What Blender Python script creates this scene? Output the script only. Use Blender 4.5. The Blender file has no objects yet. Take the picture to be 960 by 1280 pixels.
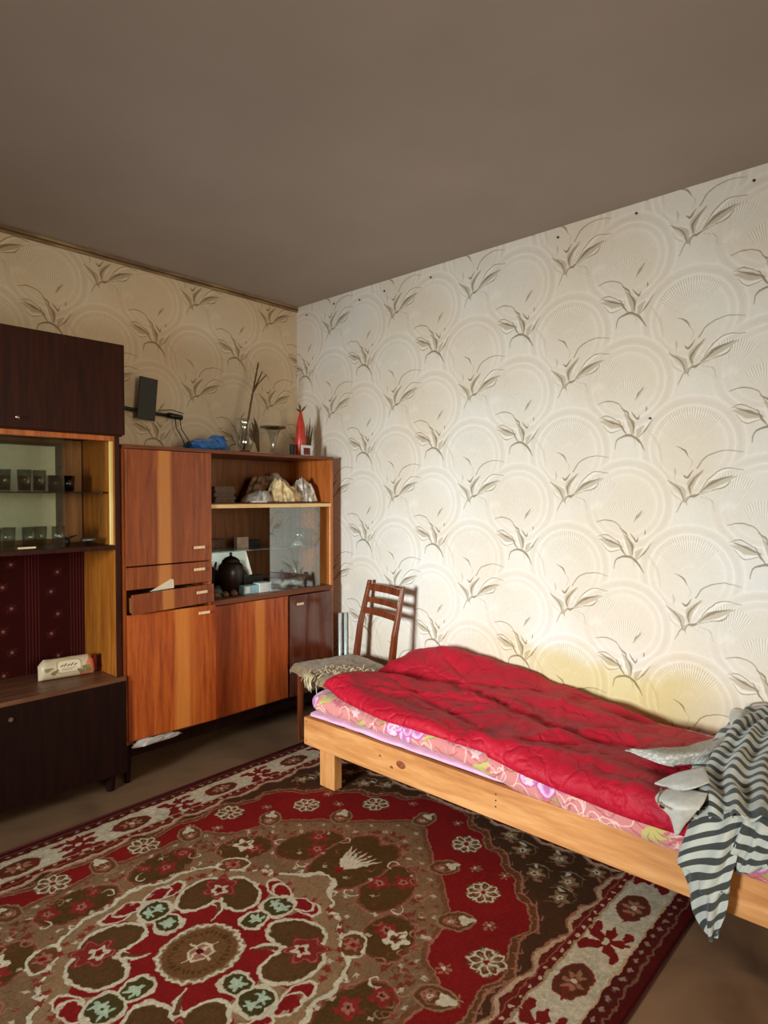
import bpy, bmesh, math, random
import numpy as np
from mathutils import Vector, Matrix, noise
PREVIEW = False
random.seed(5)
SC = bpy.context.scene
COL = SC.collection
R = math.radians
# room: x runs along the back wall towards the bright wall, y towards the back wall, z up (metres)
RX, BY, HT = 2.764, 3.318, 2.60          # bright wall, back wall, ceiling height
LX, FY = -1.75, -2.10                    # window wall, wall behind the camera
# ---------------------------------------------------------------- camera
cd = bpy.data.cameras.new('camera'); cam = bpy.data.objects.new('camera', cd); COL.objects.link(cam)
SC.camera = cam
cd.sensor_fit = 'HORIZONTAL'; cd.sensor_width = 36; cd.lens = 36*800/960; cd.clip_start = .02
cam.location = (0, 0, 1.35)
_yaw, _pitch = math.atan(733/800), math.atan(19.5/800)
_d = Vector((math.cos(_yaw)*math.cos(_pitch), math.sin(_yaw)*math.cos(_pitch), -math.sin(_pitch)))
cam.rotation_euler = _d.to_track_quat('-Z', 'Y').to_euler()
# ---------------------------------------------------------------- world, light, exposure
wd = bpy.data.worlds.new('sky'); SC.world = wd; wd.use_nodes = True
wn = wd.node_tree; bgn = wn.nodes['Background']
bgn.inputs['Color'].default_value = (.80, .88, 1.0, 1); bgn.inputs['Strength'].default_value = .5
def area(name, loc, to, sx, sy, watts, col, spread=180):
    l = bpy.data.lights.new(name, 'AREA'); l.shape = 'RECTANGLE'; l.size = sx; l.size_y = sy
    l.energy = watts; l.color = col; l.spread = R(spread)
    o = bpy.data.objects.new(name, l); COL.objects.link(o); o.location = loc
    o.rotation_euler = (Vector(to)-Vector(loc)).to_track_quat('-Z', 'Z').to_euler(); return o
WIN = (.80, 1.95, .75, 1.76)            # window opening in the window wall: y0, y1, z0, z1
area('window_daylight', (LX-1.50, 1.30, 1.50), (2.7, 2.0, 1.08), 1.0, 1.0, 125, (.86, .95, 1.0), 88)
area('warm_fill', (.6, FY-.25, 1.50), (.9, 2.6, .95), 1.2, 1.2, 33, (1.0, .84, .62), 110)  # added warm fill from behind the camera, no known window there
SC.view_settings.view_transform = 'Standard'; SC.view_settings.look = 'None'
SC.view_settings.exposure = 0.10; SC.view_settings.gamma = 1.0; SC.view_settings.use_curve_mapping = False
SC.cycles.use_denoising = True; SC.cycles.max_bounces = 10; SC.cycles.diffuse_bounces = 6
SC.cycles.transparent_max_bounces = 16; SC.cycles.sample_clamp_indirect = 6; SC.cycles.caustics_reflective = False

# ---------------------------------------------------------------- painted patterns (computed here, flat prints and weaves)
def catmull(pts, n=8):
    P = [np.array(p, float) for p in pts]
    if len(P) < 3: return P
    P = [2*P[0]-P[1]] + P + [2*P[-1]-P[-2]]
    out = []
    for i in range(1, len(P)-2):
        a, b, c, d = P[i-1], P[i], P[i+1], P[i+2]
        for k in range(n):
            t = k/n
            out.append(.5*((2*b)+(c-a)*t+(2*a-5*b+4*c-d)*t*t+(3*b-a-3*c+d)*t**3))
    out.append(P[-2]); return out

class Canvas:
    """An RGB array addressed in metres; (0,0) is the lower left corner."""
    def __init__(s, W, H, px, col, wrap=False):
        s.W, s.H, s.px, s.wrap = W, H, px, wrap
        s.nx, s.ny = int(round(W/px)), int(round(H/px))
        s.mg = .02
        s.a = np.zeros((s.ny, s.nx, 3)); s.a[:] = np.array(col)/255
    def _win(s, x0, y0, x1, y1):
        p = s.px; m = 2*p+s.mg
        i0, i1 = max(0, int((x0-m)/p)), min(s.nx, int((x1+m)/p)+2)
        j0, j1 = max(0, int((y0-m)/p)), min(s.ny, int((y1+m)/p)+2)
        if i0 >= i1 or j0 >= j1: return None
        X, Y = np.meshgrid((np.arange(i0, i1)+.5)*p, (np.arange(j0, j1)+.5)*p)
        return slice(j0, j1), slice(i0, i1), X, Y
    def _blend(s, w, d, col, a, soft):
        m = np.clip(.5-d/(soft or s.px), 0, 1)*a
        t = s.a[w[0], w[1]]; t += (np.array(col)/255-t)*m[..., None]
    def _offs(s):
        return [(i*s.W, j*s.H) for i in (-1, 0, 1) for j in (-1, 0, 1)] if s.wrap else [(0, 0)]
    def stroke(s, pts, w, col, a=1, soft=None, smooth=True):
        p = catmull(pts) if smooth else [np.array(q, float) for q in pts]
        n = len(p)
        if np.isscalar(w): ws = [w]*n
        else: ws = list(np.interp(np.linspace(0, 1, n), np.linspace(0, 1, len(w)), w))
        A = np.array(p); mw = max(ws)
        for ox, oy in s._offs():
            W = s._win(A[:, 0].min()+ox-mw, A[:, 1].min()+oy-mw, A[:, 0].max()+ox+mw, A[:, 1].max()+oy+mw)
            if W is None: continue
            X, Y = W[2]-ox, W[3]-oy
            d = np.full(X.shape, 9.)
            for k in range(n-1):
                ax, ay = p[k]; bx, by = p[k+1]-p[k]; L = bx*bx+by*by+1e-12
                t = np.clip(((X-ax)*bx+(Y-ay)*by)/L, 0, 1)
                d = np.minimum(d, np.hypot(X-ax-t*bx, Y-ay-t*by)-(ws[k]+(ws[k+1]-ws[k])*t)/2)
            s._blend(W, d, col, a, soft)
    def ell(s, cx, cy, rx, ry, col, rot=0, ring=None, a=1, soft=None, jag=0, nj=5, pw=2):
        R = max(rx, ry)*(1+abs(jag))
        c, q = math.cos(rot), math.sin(rot)
        for ox, oy in s._offs():
            W = s._win(cx+ox-R, cy+oy-R, cx+ox+R, cy+oy+R)
            if W is None: continue
            X, Y = W[2]-ox-cx, W[3]-oy-cy
            u, v = (X*c+Y*q)/rx, (-X*q+Y*c)/ry
            r = (np.abs(u)**pw+np.abs(v)**pw)**(1/pw)
            if jag: r = r/(1+jag*np.cos(nj*np.arctan2(v, u)))
            d = (r-1)*min(rx, ry)
            if ring: d = np.abs(d)-ring/2
            s._blend(W, d, col, a, soft)
    def poly(s, pts, col, a=1, smooth=True, soft=None):
        p = [np.array(q, float) for q in (catmull(pts) if smooth else pts)]
        A = np.array(p)
        for ox, oy in s._offs():
            W = s._win(A[:, 0].min()+ox, A[:, 1].min()+oy, A[:, 0].max()+ox, A[:, 1].max()+oy)
            if W is None: continue
            X, Y = W[2]-ox, W[3]-oy
            ins = np.zeros(X.shape, bool)
            for k in range(len(p)):
                x1, y1 = p[k]; x2, y2 = p[(k+1) % len(p)]
                if y1 == y2: continue
                ins ^= ((y1 > Y) != (y2 > Y)) & (X < (x2-x1)*(Y-y1)/(y2-y1)+x1)
            s._blend(W, np.where(ins, -1., 1.), col, a, soft)

def value_noise(nx, ny, cx, cy, rng):
    g = rng.random((cy, cx))
    x = np.arange(nx)*cx/nx; y = np.arange(ny)*cy/ny
    xi, yi = x.astype(int), y.astype(int)
    fx, fy = x-xi, y-yi; fx = fx*fx*(3-2*fx); fy = fy*fy*(3-2*fy)
    x2, y2 = (xi+1) % cx, (yi+1) % cy
    a = g[np.ix_(yi, xi)]*(1-fx)+g[np.ix_(yi, x2)]*fx
    b = g[np.ix_(y2, xi)]*(1-fx)+g[np.ix_(y2, x2)]*fx
    return a*(1-fy[:, None])+b*fy[:, None]

def paint_wallpaper():
    TW, TH = .535, .525
    c = Canvas(TW, TH, .001, (226, 220, 208), wrap=True)
    rng = np.random.default_rng(4)
    c.wrap = False
    AX, AY = .20, .20
    def scallop(x, y, R, k):
        for ox in (-TW, 0, TW):
            X = x+ox
            c.ell(X, y, R, R, (228, 220, 207), soft=.01); c.ell(X, y, R, R, (236, 230, 219), ring=.006, soft=.012)
            c.ell(X, y, R-.022, R-.022, (212, 204, 190), ring=.022, soft=.022, a=.6)
            c.ell(X, y, R-.040, R-.040, (238, 233, 223), ring=.005, soft=.008)
            c.ell(X, y, R-.055, R-.055, (217, 209, 195), ring=.014, soft=.018, a=.6)
            c.ell(X, y, R-.070, R-.070, (236, 230, 219), ring=.004, soft=.010)
            c.ell(X, y-.01, R-.08, R-.08, (221, 213, 198), a=.6, soft=.03)
    def fan(x, y, a0, a1, r0, r1, n):
        for ox in (-TW, 0, TW):
            for i in range(n):
                t = math.radians(a0+(a1-a0)*i/(n-1)); e = r1*(1-.12*abs(i/(n-1)-.5))
                q = [(x+ox+math.cos(t)*r0, y+math.sin(t)*r0), (x+ox+math.cos(t)*e, y+math.sin(t)*e)]
                q2 = [(u+.0028, v) for u, v in q]
                c.stroke(q2, [.001, .0028], (244, 240, 232), smooth=False)
                c.stroke(q, [.0008, .0026], (184, 173, 153), smooth=False, a=.75)
    for k in (2, 1, 0, -1, -2):
        oy = k*TH
        scallop(AX-.007, AY+.17+oy, .205, 0); fan(AX-.007, AY+.155+oy, 48, 142, .045, .175, 27)
        scallop(AX+.265, AY+.02+oy-.09, .20, 1)
        c.ell(AX+.10, AY-.02+oy, .13, .13, (222, 213, 198), a=.55, soft=.05)
        fan(AX+.134, AY-.115+oy, 58, 150, .03, .175, 27)
        fan(AX+.26, AY+.115+oy+.20, 50, 118, .09, .16, 18)
    c.wrap = True
    D, M, Lt, Wh = (132, 118, 92), (190, 178, 156), (206, 196, 177), (238, 233, 223)
    def S(cx, cy, z, pts, w, col, a=1):
        c.stroke([(cx+(u-z[0])/1344, cy+(z[1]-v)/1536) for u, v in pts], w, col, a=a*.82, soft=.003)
    z = (600, 610)   # sprig one
    def A(p, w, col, a=1): S(AX, AY, z, p, w, col, a)
    A([(430, 470), (480, 560), (540, 660)], [.002, .01, .004], Lt, .5)
    A([(520, 765), (555, 690), (600, 655)], [.002, .004, .003], D)
    A([(470, 560), (545, 625), (562, 700)], [.002, .028, .008], M); A([(470, 560), (535, 620), (562, 700)], [.001, .006, .002], D)
    A([(545, 690), (500, 650), (480, 600)], [.003, .008, .001], Lt)
    A([(505, 480), (512, 510), (508, 545)], [.002, .008, .002], M); A([(555, 530), (575, 545), (605, 500)], [.003, .010, .002], D)
    A([(590, 650), (598, 580), (660, 500)], [.006, .034, .003], M); A([(592, 645), (590, 590), (650, 505)], [.003, .009, .002], D); A([(602, 630), (622, 580), (648, 530)], [.002, .010, .002], Wh)
    A([(620, 655), (690, 560), (760, 500), (840, 500)], [.006, .022, .016, .002], Wh); A([(640, 630), (690, 550), (760, 495), (850, 505)], [.001, .004, .004, .002], D)
    A([(625, 655), (700, 600), (820, 540)], [.008, .040, .003], M); A([(640, 640), (710, 575), (800, 540)], [.002, .012, .002], D); A([(660, 635), (740, 605), (810, 555)], [.002, .009, .001], Wh)
    A([(700, 625), (760, 610), (790, 570)], [.002, .005, .002], D)
    A([(590, 665), (612, 662), (632, 650)], [.004, .011, .004], D)
    A([(625, 490), (670, 420), (760, 385), (850, 400)], [.004, .004, .003, .001], D)
    A([(515, 345), (560, 375), (580, 415)], [.001, .007, .002], D)
    A([(585, 500), (600, 450), (580, 415)], [.001, .003, .001], M)
    A([(640, 665), (700, 690), (712, 745)], [.002, .004, .002], M)
    A([(575, 720), (572, 690), (590, 670)], [.001, .006, .002], D)
    z2 = (245, 220)  # sprig two, mirrored habit
    BX, BY_ = AX+.27, AY-.26
    def B(p, w, col, a=1): S(BX, BY_, z2, p, w, col, a)
    B([(350, 230), (420, 350), (440, 480)], [.002, .014, .003], Lt, .6)
    B([(215, 215), (150, 195), (75, 165)], [.008, .034, .003], M); B([(215, 212), (150, 180), (90, 150)], [.003, .009, .002], D); B([(205, 225), (140, 235), (100, 200)], [.003, .012, .003], Wh); B([(205, 232), (140, 248), (95, 195)], [.002, .003, .001], D)
    B([(70, 150), (120, 135), (200, 185)], [.001, .004, .002], D)
    B([(270, 275), (265, 200), (225, 130)], [.006, .034, .003], M); B([(278, 265), (275, 200), (240, 140)], [.003, .010, .002], D); B([(255, 250), (235, 200), (222, 150)], [.002, .012, .002], Wh)
    B([(240, 270), (215, 230), (190, 170)], [.003, .008, .001], D)
    B([(300, 300), (310, 250), (340, 215)], [.004, .022, .003], M); B([(310, 290), (350, 240), (385, 180)], [.002, .007, .001], D); B([(335, 290), (360, 230), (400, 170)], [.001, .004, .001], M)
    B([(265, 120), (300, 170), (312, 150)], [.002, .009, .003], D); B([(350, 95), (352, 110), (348, 125)], [.002, .006, .002], D)
    B([(170, 362), (185, 300), (250, 275), (305, 310), (345, 382)], [.002, .005, .010, .010, .002], D)
    B([(290, 345), (285, 310), (270, 285)], [.001, .003, .002], M)
    B([(60, 50), (120, 35), (190, 60), (235, 140)], [.002, .004, .003, .002], D)
    B([(290, 40), (310, 5), (335, -30)], [.002, .015, .002], M); B([(286, 45), (305, 5), (330, -30)], [.001, .005, .001], D)
    B([(205, 90), (240, 120), (250, 150)], [.002, .008, .002], D)
    n = value_noise(c.nx, c.ny, 60, 60, rng)*.5+value_noise(c.nx, c.ny, 200, 200, rng)*.5
    c.a *= (1+.035*(n-.5))[..., None]*np.array([1, 1, 1])
    return c.a

def paint_carpet():
    """one quarter of a 3 x 2.04 m carpet, mirrored twice"""
    c = Canvas(1.5, 1.02, .0016, (74, 47, 27))
    RED, DR, TAN, TAN2, OL, CR, PK, BR = (130, 24, 22), (84, 22, 18), (128, 96, 66), (146, 112, 78), (84, 56, 24), (206, 192, 162), (160, 104, 80), (104, 62, 34)
    MINT = (176, 190, 162)
    rng = np.random.default_rng(11)
    def flower(x, y, r, col, core, n=6, rot=0):
        c.ell(x, y, r, r, col, rot=rot, jag=.25, nj=n); c.ell(x, y, r*.45, r*.45, core, rot=rot, jag=.2, nj=n); c.ell(x, y, r*.16, r*.16, DR)
    def rosette(x, y, r):
        c.ell(x, y, r*1.02, r*1.02, BR, jag=.08, nj=8)
        for k in range(8):
            t = math.pi*(k+.5)/4
            px, py = x+math.cos(t)*r*.62, y+math.sin(t)*r*.62
            c.ell(px, py, r*.36, r*.24, CR, rot=t, ring=.0055)
            c.stroke([(x+math.cos(t)*r*.15, y+math.sin(t)*r*.15), (px, py)], .005, TAN2)
            t2 = math.pi*k/4
            c.stroke([(x+math.cos(t2)*r*.2, y+math.sin(t2)*r*.2), (x+math.cos(t2)*r*.95, y+math.sin(t2)*r*.95)], [.008, .004], CR)
        c.ell(x, y, r*.17, r*.17, RED)
    def tiny(x, y, r):
        for k in range(6):
            t = k*math.pi/3; c.ell(x+math.cos(t)*r*.6, y+math.sin(t)*r*.6, r*.3, r*.2, PK if k % 2 else TAN2, rot=t)
        c.ell(x, y, r*.25, r*.25, CR)
    def palm(x, y, r, rot):
        c.ell(x, y, r, r*.74, BR, rot=rot); c.ell(x, y, r, r*.74, TAN2, rot=rot, ring=.007); c.ell(x, y, r*.6, r*.42, PK, rot=rot, ring=.004)
        ux, uy = math.cos(rot), math.sin(rot)
        c.ell(x+ux*r*.55, y+uy*r*.55, r*.42, r*.34, CR, rot=rot, jag=.3, nj=3); flower(x-ux*r*.25, y-uy*r*.25, r*.3, PK, CR)
    # red field
    red = [(0, .715), (.12, .735), (.22, .70), (.33, .725), (.44, .70), (.52, .725), (.60, .69), (.68, .66), (.75, .675), (.84, .62), (.88, .55), (.96, .50), (.98, .44), (1.05, .38), (1.06, .31), (1.13, .25), (1.14, .17), (1.21, .12), (1.23, 0)]
    ext = [(x-.0, y) for x, y in red]
    c.poly(ext+[(1.23, -.1), (-.1, -.1), (-.1, .715)], RED)
    c.stroke(ext, .022, BR); c.stroke([(x*1.012, y*1.012) for x, y in ext], .008, PK); c.stroke([(x*.985, y*.985) for x, y in ext], .006, TAN2)
    P2 = catmull(ext, 4)
    for i in range(1, len(P2), 3):
        x, y = P2[i]; c.stroke([(x, y), (x+.012, y+.018), (x+.03, y+.012)], [.006, .005, .003], PK)
    # tan field
    tan = [(0, .63), (.10, .61), (.2, .60), (.29, .60), (.38, .575), (.41, .52), (.47, .475), (.56, .455), (.64, .42), (.70, .36), (.76, .30), (.80, .23), (.86, .18), (.92, .11), (.98, .05), (1.0, 0)]
    c.poly(tan+[(1.0, -.1), (-.1, -.1), (-.1, .63)], TAN); c.stroke(tan, .018, (118, 74, 46)); c.stroke([(x*1.015, y*1.015) for x, y in tan], .006, PK)
    for _ in range(60):
        t = rng.random()*math.pi/2; k = .80+.14*rng.random()
        q = catmull(tan, 6); i = int(rng.random()*(len(q)-1)); x, y = q[i]*(k)
        c.ell(x, y, .014, .009, (120, 52, 36), jag=.3, nj=4, rot=t)
    for i in range(0, len(tan)-1, 1):
        x, y = tan[i]; c.stroke([(x*.95, y*.95), (x*.93+.02, y*.93), (x*.9, y*.9+.01)], .004, TAN2)
    # olive lobes
    for x, y, rx, ry, r in ((.15, .49, .125, .075, .1), (.42, .37, .10, .075, -.5), (.60, .20, .13, .085, -.3), (.64, .05, .17, .075, 0)):
        c.ell(x, y, rx*1.13, ry*1.17, (122, 70, 46), rot=r); c.ell(x, y, rx*1.1, ry*1.13, PK, rot=r, ring=.004); c.ell(x, y, rx, ry, OL, rot=r)
    for x, y in ((.15, .47), (.09, .52), (.44, .34), (.60, .16), (.66, .22), (.24, .51)):
        flower(x, y, .034 if y != .52 else .02, (140, 40, 34), PK, 5)
    # inner medallion
    med = [(0, .43), (.06, .415), (.10, .39), (.16, .40), (.22, .375), (.27, .345), (.31, .29), (.335, .24), (.375, .205), (.38, .15), (.42, .12), (.45, .07), (.50, .04), (.51, 0)]
    c.poly(med+[(.51, -.1), (-.1, -.1), (-.1, .43)], TAN2); c.stroke(med, .016, OL)
    w = [.024, .011, .020, .010, .022, .010, .019, .011, .023, .010]
    c.stroke(med, w, CR)
    for x, y in ((.10, .39), (.22, .375), (.335, .24), (.38, .15), (.45, .07)):
        n = math.atan2(y, x); c.stroke([(x, y), (x+.03*math.cos(n+.7), y+.03*math.sin(n+.7)), (x+.028*math.cos(n+1.6), y+.028*math.sin(n+1.6))], [.010, .009, .003], CR)
    c.ell(.325, .31, .062, .044, CR, rot=-.75); c.ell(.325, .31, .052, .034, BR, rot=-.75); flower(.325, .31, .024, PK, RED)
    # cream leaf on the long axis, small flower off the oval
    for k in range(7):
        t = (k-3)*.28
        c.stroke([(.575, 0), (.62, .012*(k-3)), (.685+.02*math.cos(t), .026*(k-3))], [.016, .02, .004], CR)
    c.ell(.565, 0, .02, .014, RED)
    flower(.43, .39, .036, CR, BR, 5); flower(.50, .46, .016, PK, CR)
    for k in range(16):
        t = .1+k*.095; r = .36-.03*math.cos(4*t)+.015*(k % 2); c.ell(r*math.cos(t)*1.12, r*math.sin(t), .012, .010, (134, 50, 36), jag=.3, nj=5)
    def curl(x, y, r, t, col, w_=.005):
        c.stroke([(x+r*(1-k/8)*math.cos(t+k*.75), y+r*(1-k/8)*math.sin(t+k*.75)) for k in range(8)], [w_*.5, w_, w_*.4], col)
    for k in range(13):
        t = .06+k*.122; q = catmull(tan, 6); i = int(k/13*(len(q)-1)); x, y = q[i]
        curl(x*.90, y*.90, .026, t*2, (164, 128, 92)); curl(x*.84, y*.86, .022, 2-t, (112, 62, 40)); curl(x*.945, y*.94, .02, t+3, PK, .004)
    for x, y, r, t in ((.06, .47, .03, 1), (.27, .46, .03, 2), (.33, .42, .025, 4), (.53, .30, .03, 0), (.50, .12, .03, 1.5), (.72, .13, .03, 3), (.50, .40, .026, 5), (.20, .40, .02, 0), (.42, .06, .02, 2)):
        curl(x, y, r, t, CR if r > .026 else PK, .007)
    # red heart of the medallion
    star = [(0, .25), (.05, .22), (.09, .30), (.16, .29), (.22, .28), (.29, .22), (.31, .15), (.33, .09), (.27, .05), (.30, 0)]
    c.poly(star+[(.3, -.1), (-.1, -.1), (-.1, .25)], RED)
    for x, y, r in ((.345, .085, 1.2), (.10, .335, .3), (.345, .05, 1.4), (.05, .345, .1)):
        c.ell(x, y, .046, .028, RED, rot=r); c.ell(x, y, .046, .028, CR, rot=r, ring=.008)
    # big diagonal palmettes, two lobes each
    for x, y, r in ((.150, .240, .35), (.240, .150, 1.2)):
        c.ell(x, y, .102, .072, CR, rot=r); c.ell(x, y, .088, .059, (90, 60, 32), rot=r); c.ell(x, y, .074, .046, OL, rot=r, ring=.004)
    c.stroke([(.10, .10), (.145, .12), (.16, .16)], [.004, .02, .03], CR); c.stroke([(.105, .105), (.14, .125), (.16, .155)], [.001, .012, .02], BR)
    c.ell(.215, .225, .060, .055, (134, 40, 34), rot=.78, jag=.18, nj=6); c.ell(.215, .225, .05, .046, PK, rot=.78, jag=.2, nj=6, ring=.004); flower(.205, .215, .026, CR, RED, 5)
    # pairs of leaves on both axes
    for x, y, r in ((.195, .0, 0), (.285, .012, 0), (0, .185, 1.57), (.012, .272, 1.57)):
        c.ell(x, y, .056, .047, CR, rot=r, jag=.08, nj=3); c.ell(x, y, .042, .034, (72, 60, 28), rot=r)
        c.ell(x+.004, y+.004, .022, .016, MINT, rot=r+.4, jag=.35, nj=5)
    # centre
    c.ell(0, 0, .125, .118, TAN2, pw=2.3); c.ell(0, 0, .118, .110, CR, pw=2.3, ring=.010, jag=.03, nj=28); c.ell(0, 0, .106, .098, (112, 74, 42), pw=2.3)
    for k in range(9):
        t = k*math.pi/16+.05; c.ell(.085*math.cos(t), .078*math.sin(t), .008, .005, OL, rot=t)
    c.ell(0, 0, .038, .030, PK, pw=4); c.ell(0, 0, .034, .026, CR, pw=4, ring=.007); c.stroke([(0, 0), (.06, 0)], [.008, .004], CR); c.stroke([(0, 0), (0, .05)], [.008, .004], CR); c.ell(0, 0, .012, .01, DR)
    # scattered buds and veins over the tan and olive grounds
    tset = [(1.0, 24), (.93, 20), (.72, 18), (.60, 14)]
    for rr, nn in tset:
        for k in range(nn):
            t = (k+.5)/nn*math.pi/2; q = catmull(tan, 6); i = int((1-(k+.5)/nn)*0+(k+.5)/nn*(len(q)-1)); x, y = q[i]*rr*.96
            c.ell(x, y, .009, .007, (136, 46, 34) if k % 2 else CR, jag=.3, nj=4, rot=t, a=.8)
            if k % 3 == 0: c.stroke([(x, y), (x+.012, y+.014), (x+.03, y+.008)], [.004, .004, .001], TAN2)
    # rosettes and small flowers in the red field
    for x, y in ((1.01, .24), (.80, .455), (.535, .645), (.165, .668)): rosette(x, y, .056)
    for x, y in ((.90, .36), (.67, .565), (.36, .665), (1.12, .12), (.93, .46), (.43, .57)): tiny(x, y, .026)
    for x, y, r in ((1.05, 0, 0), (.83, .27, .5), (.62, .475, .7), (.33, .615, 1.2), (0, .65, 1.57)): palm(x, y, .058, r)
    # brown spandrels with scattered blossoms
    for x, y in ((1.16, .55), (1.05, .64), (1.12, .42), (.95, .66), (1.18, .33), (.12, .77), (1.17, .69), (1.02, .53)):
        if min(1.02-y, 1.5-x) < .29: continue
        flower(x, y, .030, TAN2, CR, 5, rng.random()); c.ell(x+.04, y-.02, .016, .008, CR, rot=rng.random()*3); c.ell(x-.035, y+.025, .018, .007, PK, rot=rng.random()*3)
        c.stroke([(x-.05, y-.03), (x, y+.045), (x+.05, y+.03)], .004, TAN); c.stroke([(x+.03, y-.05), (x+.06, y-.02), (x+.05, y+.04)], [.002, .006, .002], CR, a=.7)
    # bands
    X, Y = np.meshgrid((np.arange(c.nx)+.5)*c.px, (np.arange(c.ny)+.5)*c.px)
    e = np.minimum(1.02-Y, 1.5-X); side = (1.5-X) < (1.02-Y); s = np.where(side, Y, X)
    def setm(m, col): c.a[m] = np.array(col)/255
    wv = .268+.013*np.sin(2*np.pi*s/.2125)+.006*np.sin(4*np.pi*s/.2125+1)
    setm(e < wv, (104, 34, 26)); setm(np.abs(e-wv-.012) < .0035, PK); setm(np.abs(e-wv) < .008, (190, 160, 126))
    setm(e < .250, (104, 30, 24)); setm(np.abs(e-.250) < .0025, (150, 84, 58)); setm(np.abs(e-.222) < .004, (170, 140, 104))
    setm(e < .219, CR); m = (e < .219) & (e > .085)
    n = value_noise(c.nx, c.ny, 90, 60, rng); c.a[m] = c.a[m]*(.90+.14*n[m][:, None])
    setm(e < .084, (190, 160, 120)); setm(e < .078, (84, 26, 20)); setm(np.abs(e-.036) < .003, (120, 84, 64)); setm(e < .033, (80, 18, 15))
    def band(x, y, sd, f):
        for k in range(-1, 5):
            f(k)
    def onb(sv, ev, long):
        return (sv, 1.02-ev) if long else (1.5-ev, sv)
    for long in (True, False):
        lim = 1.5 if long else 1.02
        sv = .020
        while sv < lim-.08:
            p = onb(sv, .236, long); c.ell(*p, .008, .006, (200, 170, 140), rot=0 if long else 1.57)
            p = onb(sv+.01, .058, long); c.ell(*p, .010, .008, (150, 128, 108), jag=.2, nj=4)
            sv += .047
        k = 0
        while .2125*k < lim-.05:
            sv = .2125*k; p = onb(sv, .157, long); r = 0 if long else 1.57
            if k % 2:
                c.ell(*p, .078, .047, (120, 44, 32), rot=r); c.ell(*p, .070, .040, (92, 50, 30), rot=r)
                q = onb(sv-.09, .152, long); c.stroke([p, q], [.05, .002], (120, 44, 32))
                for t in range(7):
                    a = t*.9; c.ell(p[0]+.032*math.cos(a), p[1]+.020*math.sin(a), .014, .008, (164, 112, 84), rot=a)
                c.ell(*p, .010, .010, CR)
            else:
                for j in range(5):
                    a = j*1.257+r; q = (p[0]+.036*math.cos(a), p[1]+.03*math.sin(a)); c.ell(*q, .034, .017, (122, 30, 26), rot=a, jag=.2, nj=5)
                c.ell(*p, .016, .012, CR)
                for j in (-1, 1):
                    q = onb(sv+.05*j, .205, long); c.ell(*q, .03, .014, (122, 30, 26), rot=r); q = onb(sv+.055*j, .112, long); c.ell(*q, .028, .012, (122, 30, 26), rot=r)
            k += 1
    n = value_noise(c.nx, c.ny, 300, 220, rng); n2 = value_noise(c.nx, c.ny, 14, 10, rng)
    c.a *= (.86+.2*n+.08*(n2-.5))[..., None]
    q = c.a; top = np.concatenate([q[:, ::-1], q], 1)
    return np.clip(np.concatenate([top[::-1], top], 0), 0, 1)

def paint_floral():
    c = Canvas(.52, .40, .001, (204, 128, 122), wrap=True)
    rng = np.random.default_rng(7)
    for _ in range(70):
        x, y = rng.random()*.52, rng.random()*.4; r = .03+.03*rng.random()
        pts = [(x+r*(1-t/9)*math.cos(t), y+r*(1-t/9)*math.sin(t)) for t in np.linspace(0, 7, 14)]
        c.stroke(pts, [.001, .004, .001], (238, 202, 186), a=.8)
        c.stroke([(x, y), (x+.04, y+.03), (x+.09, y+.01)], .005, (168, 70, 76), a=.5)
    for x, y, s in ((.10, .10, .95), (.36, .27, 1.1)):
        for k in range(4):
            a = k*1.6+x*9
            c.stroke([(x, y), (x+.07*s*math.cos(a), y+.07*s*math.sin(a)), (x+.105*s*math.cos(a+.3), y+.105*s*math.sin(a+.3))], [.008, .024*s, .002], (166, 150, 84))
            c.stroke([(x, y), (x+.10*s*math.cos(a+.3), y+.10*s*math.sin(a+.3))], [.002, .002], (120, 112, 48))
        for ring, n, rr in ((.058, 7, .030), (.034, 6, .024), (.014, 5, .015)):
            for k in range(n):
                a = k*2*math.pi/n+ring*30
                px, py = x+ring*s*math.cos(a), y+ring*s*math.sin(a)
                c.ell(px, py, rr*s, rr*s*.8, (226, 182, 206), rot=a); c.ell(px, py, rr*s, rr*s*.8, (176, 84, 136), rot=a, ring=.004, soft=.005)
                c.ell(px+.006*math.cos(a), py+.006*math.sin(a), rr*s*.5, rr*s*.35, (190, 108, 158), rot=a, soft=.01)
        c.ell(x, y, .010*s, .010*s, (240, 226, 196))
    for _ in range(26):
        x, y, r = rng.random()*.52, rng.random()*.4, .008+.008*rng.random(); k = rng.random()
        c.ell(x, y, r, r, (230, 200, 196) if k < .5 else (184, 92, 104), jag=.3, nj=5, rot=k*6, a=.8)
    for x, y in ((.22, .30), (.24, .14), (.47, .19), (.06, .34)):
        for k in range(4):
            a = k*.7+x*20; c.stroke([(x, y), (x+.03*math.cos(a), y+.03*math.sin(a)), (x+.055*math.cos(a+.4), y+.055*math.sin(a+.4))], [.004, .018, .002], (190, 172, 104)); c.stroke([(x, y), (x+.05*math.cos(a+.3), y+.05*math.sin(a+.3))], .002, (146, 132, 62))
    return np.clip(c.a, 0, 1)

def paint_niche():
    c = Canvas(.40, .20, .001, (52, 12, 10), wrap=True)
    for x0 in (.05, .25):
        for k in range(5): c.stroke([(x0+k*.014, -.02), (x0+k*.014, .22)], .0025, (96, 44, 40), smooth=False)
    for x, y in ((.19, .04), (.155, .14), (.36, .10), (.39, .19)):
        c.ell(x, y, .016, .014, (96, 42, 38), ring=.003, jag=.3, nj=7, a=.8); c.ell(x, y, .007, .007, (150, 104, 92), jag=.3, nj=5, soft=.004)
        c.stroke([(x-.02, y-.02), (x, y), (x+.025, y+.02)], .002, (90, 38, 34))
    return c.a

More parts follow.
